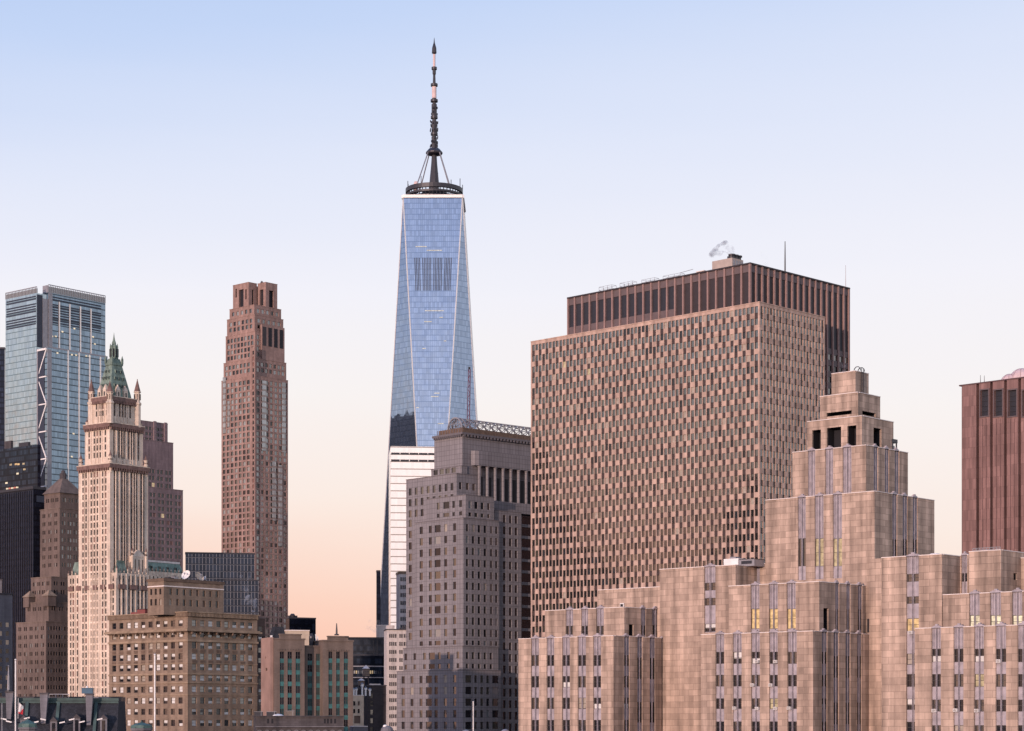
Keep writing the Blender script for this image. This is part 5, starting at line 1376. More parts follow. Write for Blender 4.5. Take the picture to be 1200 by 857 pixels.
band(749.3, 751.8, .4, 'tan_stone'); band(788.6, 790.6, .3, 'tan_stone'); band(799.4, 800.6, .3, 'tan_stone'); band(813.8, 814.6, .15, 'tan_stone'); band(776.6, 777.3, .12, 'tan_stone')
m = MB()
for k in range(len(cL)):
    u = cL[k][0] - .7; m.box(-1.3, -.5, u - .2, u + .2, tn.Z(743), tn.Z(739.9), 'tan_dark')
for k in range(len(cR)):
    u = cR[k][0] - .7; m.box(u - .2, u + .2, -1.3, -.5, tn.Z(743), tn.Z(739.9), 'tan_dark')
tn.part('bracket', m, 'stuff')
# spandrel panels between the windows: darker terracotta, between tawny piers
for (u0, u1), side in [(c, 'L') for c in cL] + [(c, 'R') for c in cR]:
    for i in (2, 3):
        m = MB(); za, zb = zr_[i + 1][1] + .25, zr_[i][0] - .25
        if side == 'L': m.box(-.05, -.004, u0, u1, za, zb, 'tan_dark')
        else: m.box(u0, u1, -.05, -.004, za, zb, 'tan_dark')
        tn.part('spandrel', m)
m = MB()
for i in range(60):
    u = at * i / 60; m.box(-.66, -.51, u, u + .22, tn.Z(722.3), tn.Z(718), 'tan_stone')
for i in range(52):
    u = bt * i / 52; m.box(u, u + .22, -.66, -.51, tn.Z(722.3), tn.Z(718), 'tan_stone')
tn.part('antefix', m, 'stuff')
# penthouse
ap_ = 5.0; bp0 = tn.B(192, ap_); ap1 = tn.A(173, bp0); bp1 = tn.B(262, ap_); zph = tn.Z(681, ap_, bp0)
pr_y = [(689.5, 696.5), (701.5, 709)]
zpr_ = [(tn.Z(y1, ap_, bp0), tn.Z(y0, ap_, bp0)) for y0, y1 in pr_y]
tn.tier('penthouse', bp0, bp1, ap_, ap1, zt, zph, 'tan_brick', grid(even(ap_, ap1, 3, 1.0, .6), zpr_), grid(even(bp0, bp1, 8, 1.1, 1.4), zpr_), .35, coping=('tan_dark', .9, .25), mix=[('g_dark', 2), ('frame_br', 1), ('blind2', .5)])
m = MB(); zz1 = tn.Z(687.5, ap_, bp0); m.box(bp0 - .2, bp0 - .004, ap_ - .2, ap1, zz1, zz1 + .35, 'coping'); m.box(bp0, bp1, ap_ - .2, ap_ - .004, zz1, zz1 + .35, 'coping'); tn.part('band', m)
tn.finish(100)
def dish(label, px, py, r, tilt, az, mat, yaw=0):
    b = tn.B(px, ap_ + 3); w = tn.world(b, ap_ + 3, zph + .9)
    R_ = r / F * w.y; hc = HC + (HY - py) / F * w.y - (zph + .9)
    t = thing('satellite_dish', label, 'satellite dish', w, 0, 'satellite dishes on the tan penthouse')
    rot = Matrix.Rotation(rad(az), 4, 'Z') @ Matrix.Rotation(rad(tilt), 4, 'X')
    def tr(m):
        m.v = [tuple(rot @ Vector(v) + Vector((0, 0, hc))) for v in m.v]; return m
    m = MB(); m.lathe(0, 0, [(.02, 0)] + [(R_ * k / 8, .42 * R_ * (k / 8) ** 2) for k in range(1, 9)] + [(R_ * 1.02, .42 * R_), (R_ * .9, .36 * R_ - .12), (R_ * .45, .02), (.02, -.12)], mat, 28, cap=False); refl = tr(m).build('reflector', t)
    m = MB()
    for k in range(3):
        a = 2 * math.pi * k / 3; m.bar((R_ * .9 * math.cos(a), R_ * .9 * math.sin(a), .36 * R_), (0, 0, R_ * .85), .09, 'steel')
    tr(m).build('strut', refl)
    m = MB(); m.lathe(0, 0, [(.25, R_ * .72), (.3, R_ * .95), (.1, R_)], 'steel', 10); tr(m).build('feed_horn', refl)
    m = MB(); m.bar((0, .6, 0), (0, .2, hc), .4, 'steel'); m.bar((-1, 1.2, 0), (0, .4, hc * .8), .2, 'steel'); m.bar((1, 1.2, 0), (0, .4, hc * .8), .2, 'steel'); m.build('mount', t)
dish('large white satellite dish on the tan penthouse roof, facing the viewer', 219, 674.8, 5.8, 62, -28, 'white')
dish('tan satellite dish on the tan penthouse roof, turned to the right', 232.5, 677, 6.0, 55, 52, 'cream')
dish('small white satellite dish on the tan penthouse, rightmost of the three', 240, 678.6, 3.2, 55, -50, 'white')
for lab, x0, x1, yt, mm in (('dark fan unit on the tan penthouse roof, left of the dishes', 197, 203, 676, 'steel_dk'), ('pale boxy cooling unit on the tan penthouse roof, between dark fans and white dish', 204.5, 209, 674.5, 'steel')):
    b0, b1 = tn.B(x0, ap_ + 3), tn.B(x1, ap_ + 3); w = tn.world(b0, ap_ + 3, zph + .9); t = thing('cooling_unit', lab, 'cooling unit', w, tn.rz); hh = tn.Z(yt, ap_ + 3, b0) - zph - .9; wd = b1 - b0
    m = MB(); m.box(0, wd, 0, 2, 0, hh * .75, mm); m.build('housing', t); m = MB(); m.lathe(wd / 2, 1, [(wd * .4, hh * .751), (wd * .4, hh), (wd * .3, hh)], 'steel_dk', 12); m.build('fan', t)
t = thing('red_roof_shed', 'low dark red machinery shed on the tan block roof, left of its penthouse', 'shed', tn.world(3, tn.A(170, 3), zt), tn.rz); m = MB()
m.box(0, 3, 0, 4, 0, 2.6, 'redshed', False); m.box(.3, 2.6, 4.2, 7.5, 0, 1.9, 'redshed', False); m.build('body', t); m = MB(); m.box(-.1, 3.1, -.1, 4.1, 2.61, 2.8, 'steel_dk'); m.build('roof', t)

# dark narrow buildings to its right
dn = Bld('dark_brick_building', 'narrow dark brown brick building squeezed between the tan block and the green windowed block', 300, 720, 60, 'building', glassmix=[('g_dark', 2), ('half', 1), ('g_grey', 1)])
b_ = dn.B(310.5); z_ = dn.Z(725); dn.tier('wall', 0, b_, 0, 14, 0, z_, 'blackbrick', (), grid(even(0, b_, 1, 1.5), [(dn.Z(y + 6), dn.Z(y)) for y in (734, 746, 759, 771, 783)]), .3, coping=('dkstone', .5, .2), st='sash')
dn.finish()
dn2 = Bld('brown_lowrise', 'brown old low-rise with paired windows behind the dark roofline, beside the tan block', 299, 690, 62, 'building', glassmix=[('g_dark', 3), ('half', 1)])
b_ = dn2.B(323); z_ = dn2.Z(790); dn2.tier('wall', 0, b_, 0, 9, 0, z_, 'brown_bk', (), grid(even(0, b_, 2, 1.7, .6), [(dn2.Z(y + 8), dn2.Z(y)) for y in (795, 807, 819, 831, 844)]), .35, coping=('pinkbrick', .6, .4), st='sash')
dn2.finish()

# ============================================================ twin towered block with teal windows
gw = Bld('teal_window_block', 'pinkish brown block with two raised bays and teal metal window strips', 321, 600, 66, 'office block', glassmix=[('g_teal', 4), ('g_dark', 1.6), ('g_blue', 1)])
PB = 'pinkbrick'
def gw_bay(x0, x1, c, yt, strips_px, depth=12, wtop=763.5):
    b0, b1 = gw.B(x0, c), gw.B(x1, c); z1 = gw.Z(yt, c, b0); hs = []
    for s0, s1 in strips_px: hs.append((gw.B(s0, c), gw.B(s1, c), 4, gw.Z(wtop, c, b0)))
    gw.tier('wall', b0, b1, c, c + depth, 0, z1, PB, (), hs, .3, auto=False, coping=('pinkbrick', .4, .2))
    for h in hs:
        z = h[3]; k = 0
        while z > 6:
            hh = 2.05; m = MB(); m.box(h[0], h[1], c + .18, c + .32, z - hh - 1.25, z - hh, 'greenmetal'); gw.part('spandrel', m)
            gw.win('R', c + .28, h[0], h[1], z - hh, z, 'double'); z -= hh + 1.25
    return b0, b1, z1
g1_ = gw_bay(321.2, 357, 0, 749.5, [(328, 333), (337, 342.3), (346.5, 352)])
g2_ = gw_bay(378.5, 413.8, 0, 751.5, [(385, 389.6), (394, 398.5), (403, 408)])
g3_ = gw_bay(357.2, 378.3, 2.6, 758, [(360.5, 366), (370.5, 375.5)], wtop=766)
for x0, x1, yt, zb in ((328.5, 353, 744, g1_[2]), (385, 408, 745.5, g2_[2])):
    b0, b1 = gw.B(x0), gw.B(x1); z1 = gw.Z(yt); m = MB()
    m.box(b0, b1, -.02, 1.2, zb - .3, z1, PB); m.box(b0 - .15, b1 + .15, -.2, 1.3, z1 + .003, z1 + .35, 'pinkbrick'); m.box(b0 + 1.4, b1 - 1.4, -.1, -.024, zb, zb + .5, 'tan_dark'); gw.part('parapet', m)
for c, x0, x1 in ((0, 326, 354), (0, 383, 410)):
    m = MB()
    n = 9; b0, b1 = gw.B(x0), gw.B(x1)
    for i in range(n):
        u = b0 + (b1 - b0) * i / n; m.box(u, u + (b1 - b0) / n * .55, -.18, -.003, gw.Z(762), gw.Z(760.3), 'pinkbrick')
    gw.part('corbel', m, 'stuff')
zz_ = gw.Z(747.5, 4, 0)
gw.tier('wall', -.9, -.004, .5, 9.6, 0, zz_, 'pinkstucco', [(4.6, 5.5, gw.Z(772), gw.Z(769), 'g_dark'), (3.5, 5.3, gw.Z(786), gw.Z(782.5), 'g_dark')], (), .3)
gw.finish(100)
# things on and behind its roof
kx = pix(326, 748, 612)
t = thing('mansard_shed', 'dark mansard roofed penthouse behind the left bay of the teal windowed block', 'penthouse', (kx.x, kx.y, gw.Z(749.5)), gw.rz)
bx0 = gw.B(331, 8) - gw.B(322.5, 8); m = MB(); hh = pix(0, 733.5, 606).z - gw.Z(749.5)
m.prism([(-2, -1.2), (2.2, -1.2), (2.2, 4), (-2, 4)], 0, hh, 'slate', False, [(-.9, -.2), (1.6, -.2), (1.6, 3), (-.9, 3)]); m.build('roof', t); m = MB(); m.box(-2.4, -2.05, -1, .2, .2, 1.6, 'white'); m.build('vent', t)
cr_ = Bld('cream_wall_block', 'low cream painted block showing behind the roof of the teal windowed block', 335, 660, 72, 'building'); bb_ = cr_.B(362.5); zcw = cr_.Z(739.3)
m = MB(); m.box(0, bb_, 0, 8, 0, zcw, 'cream'); cr_.part('wall', m); m = MB(); m.box(-.1, bb_ + .1, -.1, 8, zcw + .004, zcw + .3, 'coping'); cr_.part('coping', m)
bk = Bld('black_glass_box', 'small black glass office box seen over the cream wall, right of the pink tower', 339, 900, 62, 'office block'); bb_ = bk.B(365.5); zbk = bk.Z(725); aa_ = 4
m = MB(); m.box(0, bb_, 0, aa_, 0, zbk, 'navy'); bk.part('wall', m); m = MB(); m.box(-.2, bb_ + 1.9, -.2, aa_, zbk + .004, zbk + .6, 'steel_dk'); m.box(bb_ + .01, bb_ + 1.9, .2, aa_, 0, zbk, 'bluedark'); bk.part('parapet', m)
m = MB(); m.lathe(bb_ * .2, 1.5, [(1.0, zbk + .6), (1.2, zbk + 1.6), (.7, zbk + 2.2)], 'steel_dk', 8); m.box(bb_ * .05, bb_ * .4, 1, 3, zbk + .61, zbk + 1.4, 'steel_dk'); bk.part('roof_vent', m)
t = thing('roof_tank', 'slim grey steel tank with pale pipes on the roof between the two teal window bays', 'tank', tuple(gw.world(gw.B(365, 8), 8, gw.Z(758))), gw.rz); m = MB(); hh = gw.Z(742, 8, 9) - gw.Z(758)
m.lathe(0, 0, [(.75, 0), (.75, hh * .8), (.3, hh)], 'steel_dk', 10); m.build('tank', t); m = MB(); m.bar((1.3, 0, 0), (1.3, 0, hh * .95), .25, 'white'); m.bar((1.9, 0, 0), (1.9, 0, hh * .8), .25, 'white'); m.build('pipe', t)
w = pix(394.5, 745, 604); mast('antenna_mast', 'short rust coloured lattice antenna on the right raised bay of the teal windowed block', 'antenna', (w.x, w.y, gw.Z(745.5) + .36), pix(0, 732, 604).z - gw.Z(745.5), .30, .12, 'steel_dk')

# low dark roofline with arches in the foreground
la = Bld('arched_lowrise', 'low dark stone building with a row of arches at its top, at the bottom edge', 300, 540, 80, 'building'); bb_ = la.B(402.5); z1 = la.Z(840)
m = MB(); m.box(0, bb_, 0, 12, 0, z1 - .01, 'dkstone'); la.part('wall', m); m = MB(); m.box(-.2, bb_ + .2, -.6, 12, z1, z1 + .25, 'dkstone'); m.box(-.2, bb_ + .2, -.75, -.01, la.Z(852.3), la.Z(851.2), 'stone_gd'); la.part('cornice', m)
for i in range(12):
    u0 = bb_ * (i + .2) / 12; w_ = bb_ / 12 * .6; m = MB(); zc = la.Z(858.5)
    for k in range(7):
        t0_, t1_ = math.pi * k / 7, math.pi * (k + 1) / 7; c_ = u0 + w_ / 2
        m.bar((c_ - w_ / 2 * math.cos(t0_), -.1, zc + w_ / 2 * math.sin(t0_)), (c_ - w_ / 2 * math.cos(t1_), -.1, zc + w_ / 2 * math.sin(t1_)), .32, 'stone_gd')
    m.build('arch', la.root)
    m = MB(); m.face([(u0 + .1, -.02, zc - 3)] + [(u0 + .1 + (w_ - .2) * 1, -.02, zc - 3)] + [(u0 + w_ / 2 + (w_ / 2 - .1) * math.cos(t), -.02, zc + (w_ / 2 - .1) * math.sin(t)) for t in [math.pi * k / 8 for k in range(9)]], random.choice(['g_dark', 'g_blue', 'g_dark', 'brownw'])); m.build('window', la.root)
for i, x0 in enumerate((313, 318, 379.5, 383, 387, 391.5)):
    u = la.B(x0); m = MB(); m.box(u, u + .5, -.05, -.004, la.Z(848), la.Z(842.5), 'void'); m.build('slot', la.root)
for lab, px, yt, ww, mt in (('white tarpaulin lump on the dark arched low-rise roof', 325.5, 838, 2.6, 'white'), ('dark duct box on the dark arched low-rise roof, left end', 303, 834.5, 2.2, 'steel_dk'), ('long black duct on the dark arched low-rise roof, beside the white lump', 318, 834.5, 2.5, 'steel_dk'), ('glass skylight box on the dark arched low-rise roof, right of the white lump', 340, 833.5, 2.2, 'g_blue')):
    w = pix(px, 840, 542); t = thing('roof_unit', lab, 'roof equipment', (w.x, w.y, z1 + .25), rad(8)); m = MB(); hh = max(.5, pix(0, yt, 542).z - z1 - .25)
    if mt == 'white': m.lathe(0, 0, [(ww * .6, 0), (ww * .5, hh * .5), (ww * .3, hh * .8), (.05, hh)], mt, 10)
    else: m.box(-ww / 2, ww / 2, -.8, .8, 0, hh, mt); m.box(-ww / 2 - .1, ww / 2 + .1, -.9, .9, hh + .003, hh + .1, 'steel'); m.bar((ww * .3, -.9, 0), (ww * .3, -.9, hh * 1.3), .12, 'steel')
    m.build('body', t)
lb_ = Bld('grey_parapet_block', 'low plain grey parapet at the bottom edge below the cream house', 413.3, 560, 80, 'building'); m = MB(); m.box(0, lb_.B(431), 0, 8, 0, lb_.Z(851.8), 'stone_gd'); lb_.part('wall', m); m = MB(); m.box(-.1, lb_.B(431), -.15, 8, lb_.Z(851.8) + .003, lb_.Z(851.8) + .2, 'coping'); lb_.part('coping', m)

# small buildings in the gap below the sunset
fb = Bld('far_blue_block', 'distant flat blue grey office block closing the gap under the sunset sky', 402, 1290, 85, 'office block'); zf = fb.Z(748.5); m = MB(); m.box(0, fb.B(453), 0, 30, 0, zf, 'bluegrey'); fb.part('wall', m); m = MB(); m.box(-.2, fb.B(453), -.2, 30, zf + .003, zf + .9, 'steel_dk'); fb.part('parapet', m)
for px_ in (425, 437, 441.5):
    u = fb.B(px_); m = MB(); m.box(u, u + .5, -.4, -.004, 20, zf - 1, 'steel_dk'); m.build('fin', fb.root)
fm = Bld('dark_blue_block', 'darker blue glass office block with lit floors, in front of the distant grey one', 405, 1150, 84, 'office block'); zf = fm.Z(768.5); m = MB(); m.box(0, fm.B(452), 0, 24, 0, zf, 'bluedark'); fm.part('wall', m); m = MB(); m.box(-.2, fm.B(452), -.3, 24, zf + .003, zf + .8, 'steel_dk'); m.box(0, fm.B(452), -.3, -.01, fm.Z(781.5), fm.Z(780.3), 'steel'); m.box(0, fm.B(452), -.3, -.01, fm.Z(794.5), fm.Z(793.6), 'steel'); fm.part('band', m)
for i in range(14):
    u = fm.B(414.5 + i * 2.35); 
    if i in (5, 6): continue
    m = MB(); m.face([(u, -.05, fm.Z(789.5)), (u + .75, -.05, fm.Z(789.5)), (u + .75, -.05, fm.Z(786)), (u, -.05, fm.Z(786))], random.choice(['g_pale', 'lit_d', 'g_blue', 'g_grey'])); m.build('window', fm.root)
bb2 = Bld('black_brick_building', 'nearly black brick building with a flat roof, left of the white glazed block', 431.5, 720, 70, 'building', glassmix=[('g_dark', 2), ('g_grey', 2)])
b_ = bb2.B(452.5); z_ = bb2.Z(804); bb2.tier('wall', 0, b_, 0, 5.4, 0, z_, 'blackbrick', (), grid([(.8, 1.8)], [(bb2.Z(y + 5.5), bb2.Z(y)) for y in (813, 822, 832, 842, 852)]), .3, coping=('dkstone', .4, .15))
m = MB(); m.box(.6, 4.6, .5, .8, z_ + .4, z_ + .75, 'coping'); bb2.part('rail', m); bb2.finish()
cy = Bld('cream_house', 'small cream walled house with dark windows, left of the black brick building', 412.5, 690, 80, 'house', glassmix=[('g_dark', 3), ('frame_br', 1)])
b_ = cy.B(426.3); z_ = cy.Z(815.5); cy.tier('wall', 0, b_, 0, 4, 0, z_, 'cream', (), [(cy.B(x0), cy.B(x1), cy.Z(y + 5), cy.Z(y)) for x0, x1 in ((414, 416.3), (419.2, 421.5)) for y in (822, 831)] + [(cy.B(415), cy.B(422.3), cy.Z(848), cy.Z(839))], .3, coping=('coping', .25, .1)); cy.finish()
def tank(lab, px, pyt, pyb, r_px, Y, legs):
    w = pix(px, pyb, Y); R_ = r_px / F * Y; t = thing('water_tank', lab, 'water tank', (w.x, w.y, legs), 0, 'wooden rooftop water tanks'); H_ = pix(0, pyt, Y).z - w.z; zb = w.z - legs
    m = MB(); m.lathe(0, 0, [(R_ * .96, zb), (R_, zb + H_ * .1), (R_ * .96, zb + H_ * .68)], 'wood', 16); barrel = m.build('barrel', t)
    m = MB(); m.lathe(0, 0, [(R_ * 1.08, zb + H_ * .68), (.05, zb + H_)], 'coping', 16); m.build('roof', t)
    for k in range(3): m = MB(); zz_ = zb + H_ * (.15 + .22 * k); m.lathe(0, 0, [(R_ + .04, zz_), (R_ + .04, zz_ + .1)], 'steel_dk', 16, cap=False); m.build('hoop', barrel)
    for sx in (-1, 1):
        for sy in (-1, 1): m = MB(); m.bar((sx * R_ * .7, sy * R_ * .7, 0), (sx * R_ * .6, sy * R_ * .6, zb), .3, 'steel_dk'); m.build('leg', t)
tk = Bld('tank_roof_building', 'low dark building carrying two wooden water tanks, behind the cream house', 411, 760, 84, 'building'); b_ = tk.B(440); z_ = tk.Z(808); m = MB(); m.box(0, b_, 0, 10, 0, z_, 'blackbrick'); tk.part('wall', m); m = MB(); m.box(-.1, b_, -.2, 10, z_ + .003, z_ + .5, 'dkstone'); tk.part('coping', m)
tank('brown wooden water tank with pale conical roof, the higher right one', 429, 779.6, 792.5, 4.2, 766, z_ + .5)
tank('smaller brown wooden water tank, lower and left of the other', 423.4, 795, 803.5, 4.0, 764, z_ + .5)
for i, (px, yt) in enumerate(((414.5, 808), (417.5, 807.5), (424.5, 802), (428.5, 806.5), (433.5, 808))):
    w = pix(px, 816, 694); t = thing('roof_vent', ['small white pipe at the left end of the cream house roof', 'second small white pipe on the cream house roof', 'tall white flue pipe on the right of the cream house', 'white hooded vent right of the cream house flue', 'small white vent above the black brick building corner'][i], 'vent pipe', (w.x, w.y, cy.Z(815.5)), 0); m = MB(); hh = max(1, pix(0, yt, 694).z - cy.Z(815.5)); m.lathe(0, 0, [(.3, 0), (.3, hh * .8), (.5, hh * .8), (.5, hh)], 'white', 10); m.build('pipe', t); m = MB(); m.lathe(0, 0, [(.55, hh + .15), (.05, hh + .5)], 'steel', 10); m.bar((0, 0, hh), (0, 0, hh + .2), .1, 'steel'); m.build('cap', t)

# white glazed block and the pale tower over it
wb = Bld('white_glazed_block', 'slim white glazed brick block with rows of small grouped windows, left of the granite courthouse', 453, 930, 82, 'office block', glassmix=[('g_dark', 4), ('g_grey', 1)])
b_ = wb.B(482); z_ = wb.Z(738.5); cs = [(wb.B(x), wb.B(x + 1.55)) for x in (456.2, 458.5, 460.8, 463.1, 468, 470.3, 473, 475.3, 478)]
wb.tier('wall', 0, b_, 0, 14, 0, z_, 'whitebrick', (), grid(cs, [(wb.Z(743 + 9.42 * i + 4.6), wb.Z(743 + 9.42 * i)) for i in range(13)]), .3, coping=('dkstone', .5, .25))
m = MB(); m.box(.6, wb.B(463), 3, 12, z_ + .5, wb.Z(733, 3, 3), 'whitebrick'); wb.part('wall', m)
m = MB()
for i in range(7):
    u = 6 + i * 1.2; m.box(u, u + .8, 2, 3, z_ + .1, z_ + 1.2 + (i % 3) * .5, 'steel_dk')
wb.part('roof_unit', m); wb.finish()
ab_ = Bld('pale_box_block', 'pale blank walled block at the foot of the mirror tower, above the distant grey one', 441.8, 1340, 84, 'building'); m = MB(); m.box(0, ab_.B(464), 0, 12, 0, ab_.Z(733.5), 'whitebrick'); ab_.part('wall', m); m = MB(); m.box(-.2, ab_.B(464) + .2, -.2, 12, ab_.Z(733.5) + .003, ab_.Z(733.5) + .6, 'coping'); ab_.part('coping', m)
pb = Bld('pale_grey_tower', 'strip of pale grey office building between the golden banded tower and the granite courthouse', 467.5, 1120, 80, 'office tower', glassmix=[('g_dark', 3), ('g_grey', 1)])
b_ = pb.B(482); z_ = pb.Z(672.5); cs = [(pb.B(x), pb.B(x + 1.6)) for x in (469.3, 471.6, 473.9, 477, 479.3)]
pb.tier('wall', 0, b_, 0, 12, 0, z_, 'greybrick', (), grid(cs, [(pb.Z(676.5 + 9.3 * i + 4.8), pb.Z(676.5 + 9.3 * i)) for i in range(8)]), .3, coping=('rust', 1.2, .3)); pb.finish()
sd = Bld('dark_sliver_tower', 'thin dark sliver of a building at the left foot of the mirror tower', 441.2, 1480, 85, 'building'); m = MB(); m.box(0, sd.B(446), 0, 10, 0, sd.Z(670), 'navy'); sd.part('wall', m); m = MB(); m.box(-.1, sd.B(446), -.2, 10, sd.Z(670) + .003, sd.Z(670) + 1, 'steel_dk'); sd.part('parapet', m)

# ============================================================ slate mansard civic building, bottom left
ms = Bld('mansard_building', 'old stone civic building with a dark slate mansard roof and tall chimneys, bottom left', -40, 500, 84, 'civic building')
b_ = ms.B(137); zr1 = ms.Z(821.5, 5, 20); zr0 = ms.Z(866)
m = MB(); m.box(0, b_, 0, 30, 0, zr0 - .4, 'dkstone'); ms.part('wall', m); m = MB(); m.box(-.3, b_ + .3, -.9, 30.2, zr0 - .39, zr0 + .1, 'stone_gd'); ms.part('cornice', m)
m = MB(); m.prism([(0, 0), (b_, 0), (b_, 30), (0, 30)], zr0 + .11, zr1, 'slate', False, [(0, 5), (b_, 5), (b_, 25), (0, 25)]); ms.part('roof', m)
m = MB(); m.box(0, b_, 4.7, 5.3, zr1, zr1 + .7, 'verdigris'); m.box(0, b_, 4.4, 4.7, zr1 - .55, zr1 - .1, 'verdigris'); ms.part('ridge', m)
def mslope(px, z):
    f = (z - zr0 - .1) / (zr1 - zr0 - .1); a = 5 * f; return ms.B(px, a), a - .08, z
for x0, x1 in ((-28, -30), (32, 29.5), (69, 65), (113, 110)):
    p, q = mslope(x1, zr0 + .2), mslope(x0, zr1 - .3); m = MB(); m.bar(p, q, .75, 'verdigris'); m.build('roof_rib', ms.root)
# street wing rises behind: flat deck and rail
m = MB(); m.box(0, b_, 12, 26, zr1 + .004, ms.Z(816.5, 12, 20), 'steel_dk'); ms.part('roof_deck', m)
m = MB(); m.box(ms.B(56, 8), ms.B(81, 8), 8, 8.25, ms.Z(814.3, 8, 25), ms.Z(813.3, 8, 25), 'steel'); m.box(ms.B(108, 8), ms.B(128, 8), 8, 8.25, ms.Z(818.5, 8, 35), ms.Z(817.3, 8, 35), 'steel')
for px_ in (57, 65, 73, 80): u = ms.B(px_, 8); m.box(u, u + .15, 8, 8.2, zr1 - .1, ms.Z(814.3, 8, 25), 'steel')
for px_ in (109, 118, 127): u = ms.B(px_, 8); m.box(u, u + .15, 8, 8.2, zr1 - .1, ms.Z(818.5, 8, 35), 'steel')
ms.part('roof_rail', m)
for x0, x1, yt, yb, lean in ((7.2, 16, 810.5, 843, 0), (47.2, 56.5, 812, 848, 0), (100.7, 109.2, 813, 850, 0)):
    a = 3.2; u0, u1 = ms.B(x0, a), ms.B(x1, a); zt_c = ms.Z(yt, a, u0); zb_c = ms.Z(yb, 1, u0); m = MB(); w_ = u1 - u0
    m.prism([(u0 + w_ * .22, 1), (u1 - w_ * .22, 1), (u1 - w_ * .22, 4.6), (u0 + w_ * .22, 4.6)], zb_c, zt_c - .35, 'stone_gd', False, [(u0, 2.2), (u1, 2.2), (u1, 4.6), (u0, 4.6)]); m.box(u0 - .15, u1 + .15, 2.05, 4.75, zt_c - .34, zt_c, 'dkstone'); m.build('chimney', ms.root)
for px_, yt in ((90, 838.5), (121.5, 839), (28, 840), (63, 842)):
    u = ms.B(px_, .2); zt_d = ms.Z(yt, 0, u); w_ = .8; m = MB(); z0d = zr0 + .12
    m.box(u - w_, u + w_, -.25, 3, z0d, zt_d - .7, 'stone_gd'); m.prism([(u - w_ - .2, -.4), (u + w_ + .2, -.4), (u + w_ + .2, 3), (u - w_ - .2, 3)], zt_d - .695, zt_d + .3, 'dkstone', True, [(u - .05, -.4), (u + .05, -.4), (u + .05, 3), (u - .05, 3)])
    dm = m.build('dormer', ms.root); m = MB(); m.box(u - .4, u + .4, -.31, -.254, z0d + .6, zt_d - 1.1, 'g_dark'); m.build('window', dm)
LB = ['first white floodlight on the slate mansard roof, at its left end', 'white floodlight on the mansard beside the first, slightly lower', 'white floodlight on the mansard under the red and white flag', 'white floodlight on the mansard just right of the flagpole cupola', 'white floodlight on the mansard right of the second chimney', 'white floodlight on the mansard left of the gabled dormer', 'white floodlight on the mansard above the gabled dormer left slope', 'white floodlight on the mansard right of the gabled dormer', 'white floodlight on the mansard right of the blue tank chimney']
for lab, (px_, py_, s_) in zip(LB, ((5, 842, -1), (11, 845, -1), (32, 841, 1), (42.5, 845.6, 1), (51, 842.5, -1), (73.3, 846, 1), (84.5, 842.5, 1), (96.5, 845.3, 1), (117.3, 842.2, 1))):
    z = ms.Z(py_, .6, 20); w_ = ms.B(px_, .6); p = ms.world(w_, .2, z - .5)
    t = thing('floodlight', lab, 'floodlight', p, ms.rz, 'white floodlights along the mansard'); m = MB(); m.bar((-.65, -.5, .35 - .15 * s_), (.65, -.5, .35 + .15 * s_), .3, 'white'); m.build('head', t); m = MB(); m.bar((0, 1.5, -.2), (0, -.5, .3), .12, 'steel'); m.build('arm', t)
ck = ms.B(102.5, 3.2)
t = thing('blue_tank', 'blue painted box tank sitting on the rightmost mansard chimney', 'tank', ms.world(ck, 3.3, ms.Z(813, 3.2, ck)), ms.rz); m = MB(); m.box(-1.3, 1.3, -1.1, 1.1, .02, 1.25, 'bluetank', True); m.build('body', t); m = MB(); m.box(-1.4, 1.4, -1.2, 1.2, 1.255, 1.4, 'bluetank'); m.build('lid', t); m = MB(); m.lathe(-.1, 0, [(.25, 1.4), (.2, 1.8), (.05, 1.9)], 'white', 8); m.build('vent', t)
w = ms.world(ms.B(10, 3.3), 3.3, ms.Z(810.5, 3.2, 5)); mast('spire_pole', 'slim grey spire pole standing on the leftmost mansard chimney', 'pole', w, pix(0, 781, w.y).z - w.z, .32, .06, 'steel', .16)
w = pix(2.4, 857, 470); mast('flagpole', 'short thin white pole at the very left photo edge', 'flagpole', (w.x, w.y, 0), pix(0, 825.5, 470).z, .14, .1, 'steel', .14)
def flagpole(lab, px, yt, Y, r=.16, base=0.0, mat='white'):
    w = pix(px, 857, Y); return mast('flagpole', lab, 'flagpole', (w.x, w.y, base), pix(0, yt, Y).z - base, r * 1.15, r, mat, r * 1.5, 'white flagpoles')
flagpole('tall white flagpole in front of the slate mansard roof', 18.2, 774.5, 460, .155)
w = pix(24.2, 829, 462)
t = thing('flag', 'small red and white flag hanging before the mansard, beside its flagpole', 'flag', (w.x, w.y, pix(0, 836, 462).z)); m = MB()
hf = pix(0, 822.5, 462).z - pix(0, 836, 462).z; wf = 6.2 / F * 462
fl = [[(-wf / 2 + wf * i / 6, .22 * math.sin(i * 1.3 + j * .5), hf * (1 - j / 6) * (1 - .04 * i) - .06 * i) for i in range(7)] for j in range(7)]
for j in range(6):
    for i in range(6):
        c_ = 'flagred' if (i + j) >= 7 or j == 5 else 'white'; m.face([fl[j][i], fl[j + 1][i], fl[j + 1][i + 1], fl[j][i + 1]], c_)
m.build('cloth', t); m = MB(); m.bar((-wf / 2, 0, -1.2), (-wf / 2 + .05, 0, hf + .8), .12, 'steel'); m.build('staff', t)
